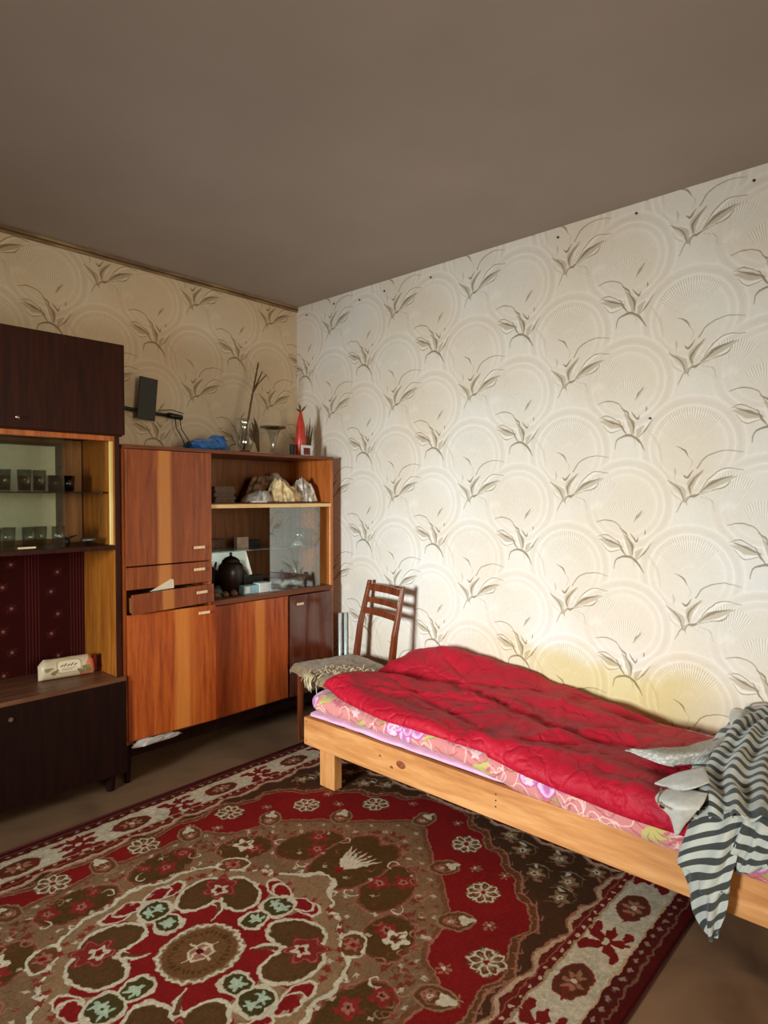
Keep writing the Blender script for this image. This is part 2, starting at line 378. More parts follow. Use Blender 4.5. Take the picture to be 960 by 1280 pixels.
def paint_wipes():
    c = Canvas(.26, .12, .001, (204, 184, 150))
    rng = np.random.default_rng(3)
    c.stroke([(.19, .01), (.235, .11)], .045, (206, 120, 84)); c.stroke([(.255, .0), (.25, .12)], .02, (130, 26, 36))
    c.ell(.12, .065, .05, .032, (228, 214, 182), pw=5); c.ell(.12, .065, .05, .032, (168, 142, 100), pw=5, ring=.003)
    for k in range(5): c.stroke([(.085+k*.014, .068), (.094+k*.014, .074+.004*(k % 2))], .006, (124, 88, 60))
    for k in range(3): c.stroke([(.09, .058-.006*k), (.15-.01*k, .058-.006*k)], .002, (150, 120, 88))
    for x, y in ((.035, .06), (.06, .04), (.17, .03), (.2, .035), (.19, .05)): c.ell(x, y, .018, .010, (128, 122, 80), rot=rng.random()*3, jag=.2, nj=3)
    return c.a

if PREVIEW:
    for n, f in (('wall', paint_wallpaper), ('carpet', paint_carpet), ('floral', paint_floral)): save_preview(n, f())

# ---------------------------------------------------------------- object helpers
def wloc(o):
    v = Vector((0, 0, 0))
    while o is not None: v += o.location; o = o.parent
    return v
def thing(name, loc, label, cat, group=None):
    o = bpy.data.objects.new(name, None); COL.objects.link(o); o.location = loc; o.empty_display_size = .05
    o['label'] = label; o['category'] = cat
    if group: o['group'] = group
    return o
class MB:
    """collects shapes in world coordinates"""
    def __init__(s): s.v, s.f, s.uv = [], [], {}
    def add(s, vs, fs, uvs=None):
        n = len(s.v); s.v += [tuple(v) for v in vs]
        for k, f in enumerate(fs):
            if uvs is not None: s.uv[len(s.f)] = uvs[k]
            s.f.append(tuple(i+n for i in f))
        return s
    def box(s, x0, y0, z0, x1, y1, z1, T=None):
        v = [Vector(p) for p in ((x0,y0,z0),(x1,y0,z0),(x1,y1,z0),(x0,y1,z0),(x0,y0,z1),(x1,y0,z1),(x1,y1,z1),(x0,y1,z1))]
        if T: v = [T @ p for p in v]
        return s.add(v, [(0,3,2,1),(4,5,6,7),(0,1,5,4),(1,2,6,5),(2,3,7,6),(3,0,4,7)])
    def tube(s, pts, r, n=8, T=None, flat=1.0):
        P = [Vector(p) for p in pts]; m = len(P)
        rs = [r]*m if not isinstance(r, (list, tuple)) else [float(np.interp(i/(m-1), np.linspace(0, 1, len(r)), r)) for i in range(m)]
        up = Vector((0, 0, 1)); vs = []
        for i, p in enumerate(P):
            t = (P[min(i+1, m-1)]-P[max(i-1, 0)]).normalized()
            a = t.cross(up)
            if a.length < .05: a = t.cross(Vector((1, 0, 0)))
            a.normalize(); b = a.cross(t).normalized()
            for k in range(n):
                q = 2*math.pi*k/n; vs.append(p+(a*math.cos(q)*flat+b*math.sin(q))*rs[i])
        fs = [(i*n+k, i*n+(k+1) % n, (i+1)*n+(k+1) % n, (i+1)*n+k) for i in range(m-1) for k in range(n)]
        fs += [tuple(range(n))[::-1], tuple((m-1)*n+k for k in range(n))]
        if T: vs = [T @ v for v in vs]
        return s.add(vs, fs)
    def lathe(s, prof, c, n=24, jag=None):
        m = len(prof); vs = []
        for i, (r, z) in enumerate(prof):
            for k in range(n):
                a = 2*math.pi*k/n; rr = r*(1+(jag*math.cos(a*8) if jag else 0)); vs.append((c[0]+rr*math.cos(a), c[1]+rr*math.sin(a), c[2]+z))
        fs = [(i*n+k, i*n+(k+1) % n, (i+1)*n+(k+1) % n, (i+1)*n+k) for i in range(m-1) for k in range(n)]
        if prof[0][0] > 1e-4: fs.append(tuple(range(n))[::-1])
        if prof[-1][0] > 1e-4: fs.append(tuple((m-1)*n+k for k in range(n)))
        return s.add(vs, fs)
    def prism(s, poly, ax, lo, hi):
        """poly in the two axes other than ax, extruded lo..hi"""
        def P(u, v, w):
            q = [u, v]; q.insert(ax, w); return q
        n = len(poly)
        vs = [P(u, v, lo) for u, v in poly]+[P(u, v, hi) for u, v in poly]
        fs = [(i, (i+1) % n, n+(i+1) % n, n+i) for i in range(n)]+[tuple(range(n))[::-1], tuple(range(n, 2*n))]
        return s.add(vs, fs)
    def grid(s, G, closed_u=False, uv=None):
        """G[i][j] points"""
        nu, nv = len(G), len(G[0])
        vs = [p for row in G for p in row]; fs, us = [], []
        for i in range(nu-(0 if closed_u else 1)):
            for j in range(nv-1):
                i2 = (i+1) % nu
                fs.append((i*nv+j, i2*nv+j, i2*nv+j+1, i*nv+j+1))
                if uv: us.append((uv[i][j], uv[min(i+1, len(uv)-1)][j], uv[min(i+1, len(uv)-1)][j+1], uv[i][j+1]))
        return s.add(vs, fs, us if uv else None)
    def build(s, name, m, parent=None, smooth=False, bevel=0, sub=0, solid=0, origin=None, **props):
        V = np.array([tuple(v) for v in s.v], float)
        if parent is not None: off = wloc(parent); base = Vector((0, 0, 0))
        else:
            if origin is None: origin = ((V[:, 0].min()+V[:, 0].max())/2, (V[:, 1].min()+V[:, 1].max())/2, V[:, 2].min())
            off = Vector(origin); base = off
        if parent is not None:   # the part's own origin sits at its centre
            c = Vector(((V[:, 0].min()+V[:, 0].max())/2, (V[:, 1].min()+V[:, 1].max())/2, (V[:, 2].min()+V[:, 2].max())/2))
            base = c-off; off = c
        me = bpy.data.meshes.new(name)
        me.from_pydata([tuple(v) for v in (V-np.array(off[:]))], [], s.f)
        if s.uv:
            ul = me.uv_layers.new(name='UVMap').data
            for k, p in enumerate(me.polygons):
                if k in s.uv:
                    for li, q in zip(p.loop_indices, s.uv[k]): ul[li].uv = q
        bm = bmesh.new(); bm.from_mesh(me)
        if not s.uv: bmesh.ops.recalc_face_normals(bm, faces=bm.faces)
        bm.to_mesh(me); bm.free()
        if smooth: me.polygons.foreach_set('use_smooth', [True]*len(me.polygons))
        me.materials.append(m)
        o = bpy.data.objects.new(name, me); COL.objects.link(o); o.location = base
        if parent is not None: o.parent = parent
        if solid: md = o.modifiers.new('solid', 'SOLIDIFY'); md.thickness = solid; md.offset = -1
        if bevel:
            md = o.modifiers.new('bevel', 'BEVEL'); md.width = bevel; md.segments = 2; md.limit_method = 'ANGLE'; md.angle_limit = R(40)
        if sub: md = o.modifiers.new('sub', 'SUBSURF'); md.levels = sub; md.render_levels = sub
        for k, q in props.items(): o[k] = q
        return o
def box(name, m, b, parent=None, bevel=.0015, **kw): return MB().box(*b).build(name, m, parent, bevel=bevel, **kw)
def copy_tree(o, parent=None):
    c = o.copy(); COL.objects.link(c); c.parent = parent
    for ch in list(o.children): copy_tree(ch, c)
    return c
def upsample(G, k):
    """Catmull-Rom surface through a control net"""
    G = [[np.array(p, float) for p in r] for r in G]
    rows = [catmull(r, k) for r in G]
    cols = [catmull([rows[i][j] for i in range(len(rows))], k) for j in range(len(rows[0]))]
    return [[cols[j][i] for j in range(len(cols))] for i in range(len(cols[0]))]
def grid_uv(A, shear=0):
    """lengths along the net as texture coordinates, metres"""
    nu, nv = len(A), len(A[0]); mid_i, mid_j = nu//2, nv//2
    u = [0.]; v = [0.]
    for i in range(1, nu): u.append(u[-1]+float(np.linalg.norm(A[i][mid_j]-A[i-1][mid_j])))
    for j in range(1, nv): v.append(v[-1]+float(np.linalg.norm(A[mid_i][j]-A[mid_i][j-1])))
    return [[(v[j], u[i]+shear*v[j]) for j in range(nv)] for i in range(nu)]
def wob(p, s, o=0):
    return noise.noise(Vector((p[0]*s+o, p[1]*s+1.7*o, p[2]*s-o)))
# ---------------------------------------------------------------- materials
def srgb(c):
    c = [x/255 for x in c]; return tuple([(x/12.92 if x <= .04045 else ((x+.055)/1.055)**2.4) for x in c]+[1])
def new_mat(name):
    m = bpy.data.materials.new(name); m.use_nodes = True; nt = m.node_tree; b = nt.nodes['Principled BSDF']
    return m, nt, b
def N(nt, t, **kw):
    n = nt.nodes.new(t)
    for k, v in kw.items():
        if k in n.inputs: n.inputs[k].default_value = v
        else: setattr(n, k, v)
    return n
def coords(nt, kind='Object', scale=(1, 1, 1), rot=(0, 0, 0), loc=(0, 0, 0)):
    tc = N(nt, 'ShaderNodeTexCoord'); mp = N(nt, 'ShaderNodeMapping')
    mp.inputs['Scale'].default_value = scale; mp.inputs['Rotation'].default_value = rot; mp.inputs['Location'].default_value = loc
    nt.links.new(tc.outputs[kind], mp.inputs['Vector']); return mp.outputs['Vector']
def ramp(nt, fac, stops):
    r = N(nt, 'ShaderNodeValToRGB'); e = r.color_ramp.elements
    while len(e) < len(stops): e.new(.5)
    for k, (p, c) in enumerate(stops): e[k].position = p; e[k].color = srgb(c) if len(c) == 3 else c
    nt.links.new(fac, r.inputs['Fac']); return r.outputs['Color']
def bump(nt, b, h, strength, dist=.002, prev=None):
    n = N(nt, 'ShaderNodeBump'); n.inputs['Strength'].default_value = strength; n.inputs['Distance'].default_value = dist
    nt.links.new(h, n.inputs['Height'])
    if prev: nt.links.new(prev, n.inputs['Normal'])
    nt.links.new(n.outputs['Normal'], b.inputs['Normal']); return n.outputs['Normal']
def plain(name, c, rough=.5, metal=0, var=.08, scale=30, bmp=0, spec=.5, sheen=0):
    m, nt, b = new_mat(name)
    v = coords(nt); n = N(nt, 'ShaderNodeTexNoise'); n.inputs['Scale'].default_value = scale; n.inputs['Detail'].default_value = 4
    nt.links.new(v, n.inputs['Vector'])
    lo = tuple(x*(1-var) for x in c); hi = tuple(min(255, x*(1+var)) for x in c)
    nt.links.new(ramp(nt, n.outputs['Fac'], [(.3, lo), (.7, hi)]), b.inputs['Base Color'])
    b.inputs['Roughness'].default_value = rough; b.inputs['Metallic'].default_value = metal; b.inputs['Specular IOR Level'].default_value = spec
    if sheen: b.inputs['Sheen Weight'].default_value = sheen
    if bmp: bump(nt, b, n.outputs['Fac'], bmp)
    return m
def wood(name, dark, mid, light, axis='z', rough=.38, stretch=14, scale=9, coat=0, streaks=None, spec=.5):
    """grain runs along the axis; streaks = world x ranges of paler sapwood in the veneer"""
    m, nt, b = new_mat(name)
    sc = {'x': (1, stretch, stretch), 'y': (stretch, 1, stretch), 'z': (stretch, stretch, 1)}[axis]
    g = N(nt, 'ShaderNodeNewGeometry') ; mp = N(nt, 'ShaderNodeMapping'); mp.inputs['Scale'].default_value = sc
    nt.links.new(g.outputs['Position'], mp.inputs['Vector'])
    n = N(nt, 'ShaderNodeTexNoise'); n.inputs['Scale'].default_value = scale*.35; n.inputs['Detail'].default_value = 6; n.inputs['Distortion'].default_value = .6
    nt.links.new(mp.outputs['Vector'], n.inputs['Vector'])
    n2 = N(nt, 'ShaderNodeTexNoise'); n2.inputs['Scale'].default_value = scale*2.4; n2.inputs['Detail'].default_value = 3
    nt.links.new(mp.outputs['Vector'], n2.inputs['Vector'])
    mx = N(nt, 'ShaderNodeMath', operation='MULTIPLY_ADD'); mx.inputs[1].default_value = .35
    nt.links.new(n2.outputs['Fac'], mx.inputs[0]); nt.links.new(n.outputs['Fac'], mx.inputs[2])
    col = ramp(nt, mx.outputs[0], [(.46, dark), (.66, mid), (.84, light)])
    if streaks:
        sx = N(nt, 'ShaderNodeSeparateXYZ'); nt.links.new(g.outputs['Position'], sx.inputs[0])
        wb = N(nt, 'ShaderNodeMath', operation='MULTIPLY_ADD'); wb.inputs[1].default_value = .02
        nt.links.new(n.outputs['Fac'], wb.inputs[0]); nt.links.new(sx.outputs['X'], wb.inputs[2])
        last = col
        for (xc, w, amt, c) in streaks:
            d = N(nt, 'ShaderNodeMath', operation='SUBTRACT'); nt.links.new(wb.outputs[0], d.inputs[0]); d.inputs[1].default_value = xc+.01
            a = N(nt, 'ShaderNodeMath', operation='ABSOLUTE'); nt.links.new(d.outputs[0], a.inputs[0])
            mr = N(nt, 'ShaderNodeMapRange'); nt.links.new(a.outputs[0], mr.inputs['Value'])
            mr.inputs['From Min'].default_value = w; mr.inputs['From Max'].default_value = w*.55; mr.inputs['To Max'].default_value = amt
            mi = N(nt, 'ShaderNodeMix', data_type='RGBA'); nt.links.new(mr.outputs['Result'], mi.inputs['Factor'])
            nt.links.new(last, mi.inputs['A']); mi.inputs['B'].default_value = srgb(c); last = mi.outputs['Result']
        col = last
    nt.links.new(col, b.inputs['Base Color'])
    b.inputs['Roughness'].default_value = rough; b.inputs['Coat Weight'].default_value = coat; b.inputs['Coat Roughness'].default_value = .15
    b.inputs['Specular IOR Level'].default_value = spec
    bump(nt, b, mx.outputs[0], .15, .001); return m
def glass(name, tint=(.93, .96, .95), refl=1.5, rough=.02, extra=0.0):
    """thin glass: clear transmission with a mirror-like film that grows at grazing angles"""
    m, nt, b = new_mat(name); nt.nodes.remove(b)
    out = [n for n in nt.nodes if n.type == 'OUTPUT_MATERIAL'][0]
    t = N(nt, 'ShaderNodeBsdfTransparent'); t.inputs['Color'].default_value = (*tint, 1)
    g = N(nt, 'ShaderNodeBsdfGlossy'); g.inputs['Roughness'].default_value = rough; g.inputs['Color'].default_value = (.95, .97, .97, 1)
    f = N(nt, 'ShaderNodeFresnel'); f.inputs['IOR'].default_value = refl
    ge = N(nt, 'ShaderNodeNewGeometry'); io = N(nt, 'ShaderNodeMapRange'); io.inputs['To Min'].default_value = refl; io.inputs['To Max'].default_value = 1/refl
    nt.links.new(ge.outputs['Backfacing'], io.inputs['Value']); nt.links.new(io.outputs['Result'], f.inputs['IOR'])   # no total reflection where light leaves the thin sheet
    fac = f.outputs[0]
    if extra:
        ad = N(nt, 'ShaderNodeMath', operation='ADD', use_clamp=True); ad.inputs[1].default_value = extra; nt.links.new(fac, ad.inputs[0]); fac = ad.outputs[0]
    mx = N(nt, 'ShaderNodeMixShader'); nt.links.new(fac, mx.inputs[0]); nt.links.new(t.outputs[0], mx.inputs[1]); nt.links.new(g.outputs[0], mx.inputs[2])
    nt.links.new(mx.outputs[0], out.inputs['Surface']); return m
def painted(name, arr, rep, rough=.8, kind='UV', bstr=0, spec=.3, weave=0, tint=None, sheen=0, offset=(0, 0), warp=None):
    """a pattern computed above, laid over metres of surface: rep = (width, height) of one repeat"""
    h, w = arr.shape[:2]
    im = bpy.data.images.new(name+'_pattern', w, h); px = np.ones((h, w, 4), np.float32); px[..., :3] = np.clip(arr, 0, 1)
    im.pixels.foreach_set(px.ravel()); im.update(); im.pack()
    m, nt, b = new_mat(name)
    v = coords(nt, kind, (1/rep[0], 1/rep[1], 1), loc=(offset[0]/rep[0], offset[1]/rep[1], 0)); t = N(nt, 'ShaderNodeTexImage', image=im, extension='REPEAT', interpolation='Cubic')
    if warp:   # woven or printed edges wander a little: (amount, scale) in pattern units
        wn_ = N(nt, 'ShaderNodeTexNoise'); wn_.inputs['Scale'].default_value = warp[1]; wn_.inputs['Detail'].default_value = 3; nt.links.new(coords(nt, kind), wn_.inputs['Vector'])
        sb = N(nt, 'ShaderNodeVectorMath', operation='SUBTRACT'); sb.inputs[1].default_value = (.5, .5, .5); nt.links.new(wn_.outputs['Color'], sb.inputs[0])
        ma = N(nt, 'ShaderNodeVectorMath', operation='MULTIPLY_ADD'); ma.inputs[1].default_value = (warp[0]/rep[0], warp[0]/rep[1], 0); nt.links.new(sb.outputs[0], ma.inputs[0]); nt.links.new(v, ma.inputs[2]); v = ma.outputs[0]
    nt.links.new(v, t.inputs['Vector']); col = t.outputs['Color']
    b.inputs['Roughness'].default_value = rough; b.inputs['Specular IOR Level'].default_value = spec
    if sheen: b.inputs['Sheen Weight'].default_value = sheen
    nrm = None
    if bstr: nrm = bump(nt, b, col, bstr, .002)
    if weave:
        n = N(nt, 'ShaderNodeTexNoise'); n.inputs['Scale'].default_value = weave; n.inputs['Detail'].default_value = 2
        nt.links.new(coords(nt, 'Object'), n.inputs['Vector']); bump(nt, b, n.outputs['Fac'], .5, .003, nrm)
    nt.links.new(col, b.inputs['Base Color'])
    return m, nt, b, col

WALLP = paint_wallpaper()
def wallpaper(name, off, stain=False, warm_shade=None):
    m, nt, b, col = painted(name, WALLP, (.535, .525), rough=.62, bstr=.35, spec=.35, offset=off, warp=(.007, 45))
    if warm_shade:
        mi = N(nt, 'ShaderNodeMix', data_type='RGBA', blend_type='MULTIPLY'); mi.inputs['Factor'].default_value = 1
        nt.links.new(col, mi.inputs['A']); mi.inputs['B'].default_value = (*warm_shade, 1); col = mi.outputs['Result']; nt.links.new(col, b.inputs['Base Color'])
    g = N(nt, 'ShaderNodeNewGeometry')
    # patchy age staining
    n = N(nt, 'ShaderNodeTexNoise'); n.inputs['Scale'].default_value = 1.6; n.inputs['Detail'].default_value = 5; nt.links.new(g.outputs['Position'], n.inputs['Vector'])
    age = ramp(nt, n.outputs['Fac'], [(.35, (250, 238, 222)), (.65, (255, 255, 255))])
    mi = N(nt, 'ShaderNodeMix', data_type='RGBA', blend_type='MULTIPLY'); mi.inputs['Factor'].default_value = .8
    nt.links.new(col, mi.inputs['A']); nt.links.new(age, mi.inputs['B']); col = mi.outputs['Result']
    if stain:   # yellow damp stain low on the wall above the bed, bounded by a noisy tide line
        s = N(nt, 'ShaderNodeSeparateXYZ'); nt.links.new(g.outputs['Position'], s.inputs[0])
        n2 = N(nt, 'ShaderNodeTexNoise'); n2.inputs['Scale'].default_value = 3.2; n2.inputs['Detail'].default_value = 5; nt.links.new(g.outputs['Position'], n2.inputs['Vector'])
        def mr(sock, a, b_):
            q = N(nt, 'ShaderNodeMapRange', interpolation_type='SMOOTHSTEP'); q.inputs['From Min'].default_value = a; q.inputs['From Max'].default_value = b_; nt.links.new(sock, q.inputs['Value']); return q.outputs['Result']
        zz = N(nt, 'ShaderNodeMath', operation='MULTIPLY_ADD'); zz.inputs[1].default_value = .35; nt.links.new(n2.outputs['Fac'], zz.inputs[0]); nt.links.new(s.outputs['Z'], zz.inputs[2])
        a = mr(zz.outputs[0], .86, .74); y1 = mr(s.outputs['Y'], .55, .95); y2 = mr(s.outputs['Y'], 1.95, 1.35)
        p = N(nt, 'ShaderNodeMath', operation='MULTIPLY'); nt.links.new(a, p.inputs[0]); nt.links.new(y1, p.inputs[1])
        p2 = N(nt, 'ShaderNodeMath', operation='MULTIPLY'); nt.links.new(p.outputs[0], p2.inputs[0]); nt.links.new(y2, p2.inputs[1])
        p3 = N(nt, 'ShaderNodeMath', operation='MULTIPLY'); nt.links.new(p2.outputs[0], p3.inputs[0]); p3.inputs[1].default_value = .75
        mi = N(nt, 'ShaderNodeMix', data_type='RGBA', blend_type='MULTIPLY'); nt.links.new(p3.outputs[0], mi.inputs['Factor'])
        nt.links.new(col, mi.inputs['A']); mi.inputs['B'].default_value = srgb((236, 222, 150)); col = mi.outputs['Result']
    nt.links.new(col, b.inputs['Base Color']); return m
M = {}
M['paper_right'] = wallpaper('wallpaper_bright_wall', (0, 0), stain=True)
M['paper_back'] = wallpaper('wallpaper_back_wall', (0, 0), warm_shade=(.95, .86, .72))  # same paper, the back wall's dimmer warm light multiplied into its colour
M['ceiling'] = plain('ceiling_whitewash', (168, 157, 146), .9, scale=1.5, var=.03)
m, nt, b = new_mat('brown_linoleum')
v = coords(nt, 'Object'); n = N(nt, 'ShaderNodeTexNoise'); n.inputs['Scale'].default_value = 3; n.inputs['Detail'].default_value = 8; nt.links.new(v, n.inputs['Vector'])
nt.links.new(ramp(nt, n.outputs['Fac'], [(.3, (112, 84, 60)), (.5, (128, 98, 72)), (.7, (140, 108, 80))]), b.inputs['Base Color']); b.inputs['Roughness'].default_value = .42
n.inputs['Distortion'].default_value = 1.2; bump(nt, b, n.outputs['Fac'], .1)
M['floor'] = m

M['veneer_left'] = wood('orange_veneer', (112, 50, 16), (138, 64, 22), (156, 78, 30), 'z', .38, coat=.12, streaks=[(1.555, .042, .62, (214, 140, 66)), (1.60, .012, .4, (120, 52, 18))])
M['veneer_low'] = wood('orange_veneer_lower', (134, 54, 16), (164, 74, 22), (186, 92, 32), 'z', .38, coat=.15, streaks=[(1.635, .048, .6, (222, 140, 60)), (1.70, .02, .3, (196, 110, 40))])
M['veneer_mid'] = wood('orange_veneer_middle', (136, 54, 16), (168, 74, 24), (188, 90, 32), 'z', .38, coat=.15, streaks=[(1.92, .08, .45, (96, 36, 14)), (2.115, .042, .6, (226, 142, 62))])
M['veneer_dark'] = wood('dark_red_veneer', (70, 30, 18), (92, 42, 26), (108, 52, 32), 'z', .16, coat=.8)
M['carcass'] = wood('carcass_brown', (84, 40, 18), (108, 54, 24), (124, 66, 32), 'x', .4)
M['carcass_side'] = wood('carcass_side_orange', (150, 76, 28), (178, 94, 36), (196, 110, 50), 'z', .4)
M['inner_back'] = wood('cabinet_backboard', (112, 66, 34), (132, 82, 44), (148, 94, 54), 'z', .55)
M['pale_edge'] = wood('pale_track_wood', (222, 176, 112), (236, 196, 134), (244, 210, 152), 'x', .45)
M['pale_strip'] = wood('pale_yellow_strip', (228, 190, 104), (240, 208, 124), (246, 218, 140), 'z', .45)
M['dark_wood'] = wood('dark_polished_wood', (36, 11, 3), (48, 16, 4), (58, 22, 6), 'z', .5, coat=.05, spec=.2)
M['chest_wood'] = wood('black_brown_wood', (22, 7, 4), (28, 9, 5), (34, 12, 7), 'z', .55, spec=.12)
M['niche_side'] = wood('niche_side_amber', (130, 70, 16), (154, 86, 22), (172, 104, 34), 'z', .42)
M['unit_inner'] = wood('unit_inner_tan', (120, 78, 36), (144, 96, 46), (160, 110, 58), 'z', .5)
M['shelf_top'] = wood('worn_brown_top', (88, 52, 32), (112, 70, 46), (130, 88, 62), 'x', .42)
M['pine'] = wood('raw_pine', (176, 110, 56), (200, 134, 74), (218, 156, 94), 'y', .55, stretch=9, scale=5)
M['pine_leg'] = wood('raw_pine_post', (178, 112, 58), (200, 136, 76), (218, 158, 96), 'z', .55, stretch=9, scale=5)
M['chair_wood'] = wood('chair_brown_lacquer', (88, 38, 18), (112, 52, 26), (134, 68, 36), 'z', .25, coat=.5)
M['knot'] = plain('pine_knot', (128, 66, 30), .6, scale=60, var=.2)
M['handle'] = plain('cream_plastic_handle', (232, 200, 158), .35)
M['metal'] = plain('dull_metal', (170, 160, 148), .3, metal=1)
M['black'] = plain('black_plastic', (26, 25, 22), .4)
M['black2'] = plain('dark_olive_panel', (44, 43, 33), .5)
M['black_ceramic'] = plain('black_glazed_clay', (34, 22, 16), .35)
M['white_card'] = plain('white_card', (226, 228, 222), .6, var=.02)
M['white_panel'] = plain('milky_white_panel', (232, 240, 234), .35, var=.015)
M['cream_paper'] = plain('cream_paper', (222, 206, 180), .7, var=.04)
M['pale_box'] = plain('pale_grey_pink_card', (196, 172, 156), .7)
M['cyan_box'] = plain('pale_blue_card', (148, 190, 196), .6)
M['dark_box'] = plain('blackish_box', (30, 26, 22), .5)
M['brownish'] = plain('brown_trinket', (92, 66, 46), .5, var=.25, scale=60)
M['blue_cloth'] = plain('blue_nylon', (22, 84, 140), .5, scale=20, var=.15, sheen=.2)
M['red_glass'] = plain('red_lacquered_paper', (190, 52, 30), .35)
M['twig'] = plain('dry_twig', (88, 56, 30), .8, var=.2)
M['dry_leaf'] = plain('dry_leaf', (96, 70, 40), .8, var=.2)
M['red_base'] = plain('dark_red_glass', (110, 26, 18), .2)
m, nt, b = new_mat('mirror_panel'); b.inputs['Base Color'].default_value = (.86, .92, .89, 1); b.inputs['Metallic'].default_value = 1; b.inputs['Roughness'].default_value = .10; M['mirror'] = m
M['silver'] = plain('painted_aluminium', (206, 214, 208), .35, metal=.15)
M['nail'] = plain('nail_head', (60, 44, 36), .5)
M['cornice'] = wood('cornice_brown_gold', (96, 72, 44), (130, 102, 66), (164, 134, 92), 'x', .6, stretch=6, scale=12)
M['cornice_dark'] = plain('cornice_dark', (66, 46, 28), .6)
M['sheet'] = plain('lilac_sheet', (222, 170, 196), .85, scale=25, var=.04, sheen=.2)
M['cloth_seat'] = plain('olive_grey_cloth', (146, 122, 86), .95, scale=45, var=.14, bmp=.5, sheen=.2)
M['lace'] = plain('cream_knotted_fringe', (206, 186, 146), .9, var=.15)
M['lining'] = plain('off_white_lining', (196, 191, 178), .9, scale=60, var=.05, bmp=.3, sheen=.2)
m, nt, b = new_mat('off_white_waffle_knit'); vo = N(nt, 'ShaderNodeTexVoronoi', feature='F1'); vo.inputs['Scale'].default_value = 95; nt.links.new(coords(nt, 'UV'), vo.inputs['Vector'])
nt.links.new(ramp(nt, vo.outputs['Distance'], [(.15, (206, 202, 190)), (.7, (164, 158, 144))]), b.inputs['Base Color']); b.inputs['Roughness'].default_value = .95; bump(nt, b, vo.outputs['Distance'], -.8, .004); M['waffle'] = m
M['cloth_cream'] = plain('cream_cloth', (196, 166, 122), .9, scale=26, var=.35, sheen=.2, bmp=.4)
M['cloth_white'] = plain('white_floral_cloth', (196, 182, 168), .9, scale=40, var=.35, sheen=.2)
M['cloth_brown'] = plain('brown_patterned_cloth', (128, 100, 74), .9, scale=40, var=.5, sheen=.2)
M['cloth_grey'] = plain('greyish_plastic_bag', (176, 168, 158), .4, scale=30, var=.12)
M['clear'] = glass('clear_glass', (.82, .86, .84), extra=.13)
M['window_glass'] = glass('window_glass', (.97, .98, .98))
M['pane'] = glass('cabinet_pane_glass', (.80, .86, .84), 1.5, extra=.10)
M['pane_left'] = glass('unit_pane_glass', (.90, .92, .86), 1.5, extra=.12)
M['smoke'] = glass('smoked_glass', (.40, .38, .36), 1.5, extra=.05)
M['shelf_glass'] = glass('shelf_glass', (.62, .70, .66), 1.5, extra=.1)
M['pale_back'] = plain('pale_greenish_board', (232, 230, 204), .4, var=.03)
M['dark_frame'] = plain('grey_olive_frame', (72, 66, 50), .5)
M['plain_wall'] = plain('plain_plaster', (196, 178, 152), .85, scale=2, var=.04)
M['frame_white'] = plain('white_painted_frame', (220, 214, 200), .4)
M['carpet'], nt, b, col = painted('wool_carpet', paint_carpet(), (3.0, 2.04), rough=.95, spec=.1, weave=420, warp=(.030, 34))
M['floral'], nt, b, col = painted('pink_floral_cotton', paint_floral(), (.62, .48), rough=.9, spec=.2, weave=300, sheen=.2, warp=(.02, 30))
M['niche_paper'], nt, b, col = painted('dark_red_striped_lining', paint_niche(), (.40, .20), rough=.8, spec=.08)
M['wipes'], nt, b, col = painted('printed_wrapper', paint_wipes(), (.26, .12), rough=.35, spec=.5)
# red quilt satin
m, nt, b = new_mat('red_quilt_cloth'); v = coords(nt, 'Object')
n = N(nt, 'ShaderNodeTexNoise'); n.inputs['Scale'].default_value = 5; n.inputs['Detail'].default_value = 6; nt.links.new(v, n.inputs['Vector'])
nt.links.new(ramp(nt, n.outputs['Fac'], [(.3, (166, 12, 36)), (.7, (190, 20, 44))]), b.inputs['Base Color']); b.inputs['Roughness'].default_value = .62
b.inputs['Specular IOR Level'].default_value = .3
mu = N(nt, 'ShaderNodeTexMusgrave') if hasattr(bpy.types, 'ShaderNodeTexMusgrave') else N(nt, 'ShaderNodeTexNoise')
mu.inputs['Scale'].default_value = 16; mu.inputs['Detail'].default_value = 5; mu.inputs['Distortion'].default_value = 1.4; nt.links.new(v, mu.inputs['Vector'])
vo = N(nt, 'ShaderNodeTexVoronoi', feature='DISTANCE_TO_EDGE'); vo.inputs['Scale'].default_value = 6.5
va = N(nt, 'ShaderNodeVectorMath', operation='MULTIPLY_ADD'); va.inputs[1].default_value = (.22, .22, .1)
nn = N(nt, 'ShaderNodeTexNoise'); nn.inputs['Scale'].default_value = 7; nn.inputs['Detail'].default_value = 3; nt.links.new(v, nn.inputs['Vector'])
nt.links.new(nn.outputs['Color'], va.inputs[0]); nt.links.new(v, va.inputs[2]); nt.links.new(va.outputs[0], vo.inputs['Vector'])
cr = N(nt, 'ShaderNodeMapRange', interpolation_type='SMOOTHSTEP'); cr.inputs['From Max'].default_value = .09; nt.links.new(vo.outputs['Distance'], cr.inputs['Value'])
n0 = bump(nt, b, mu.outputs[0], .6, .014); bump(nt, b, cr.outputs['Result'], .45, .009, n0); M['red'] = m
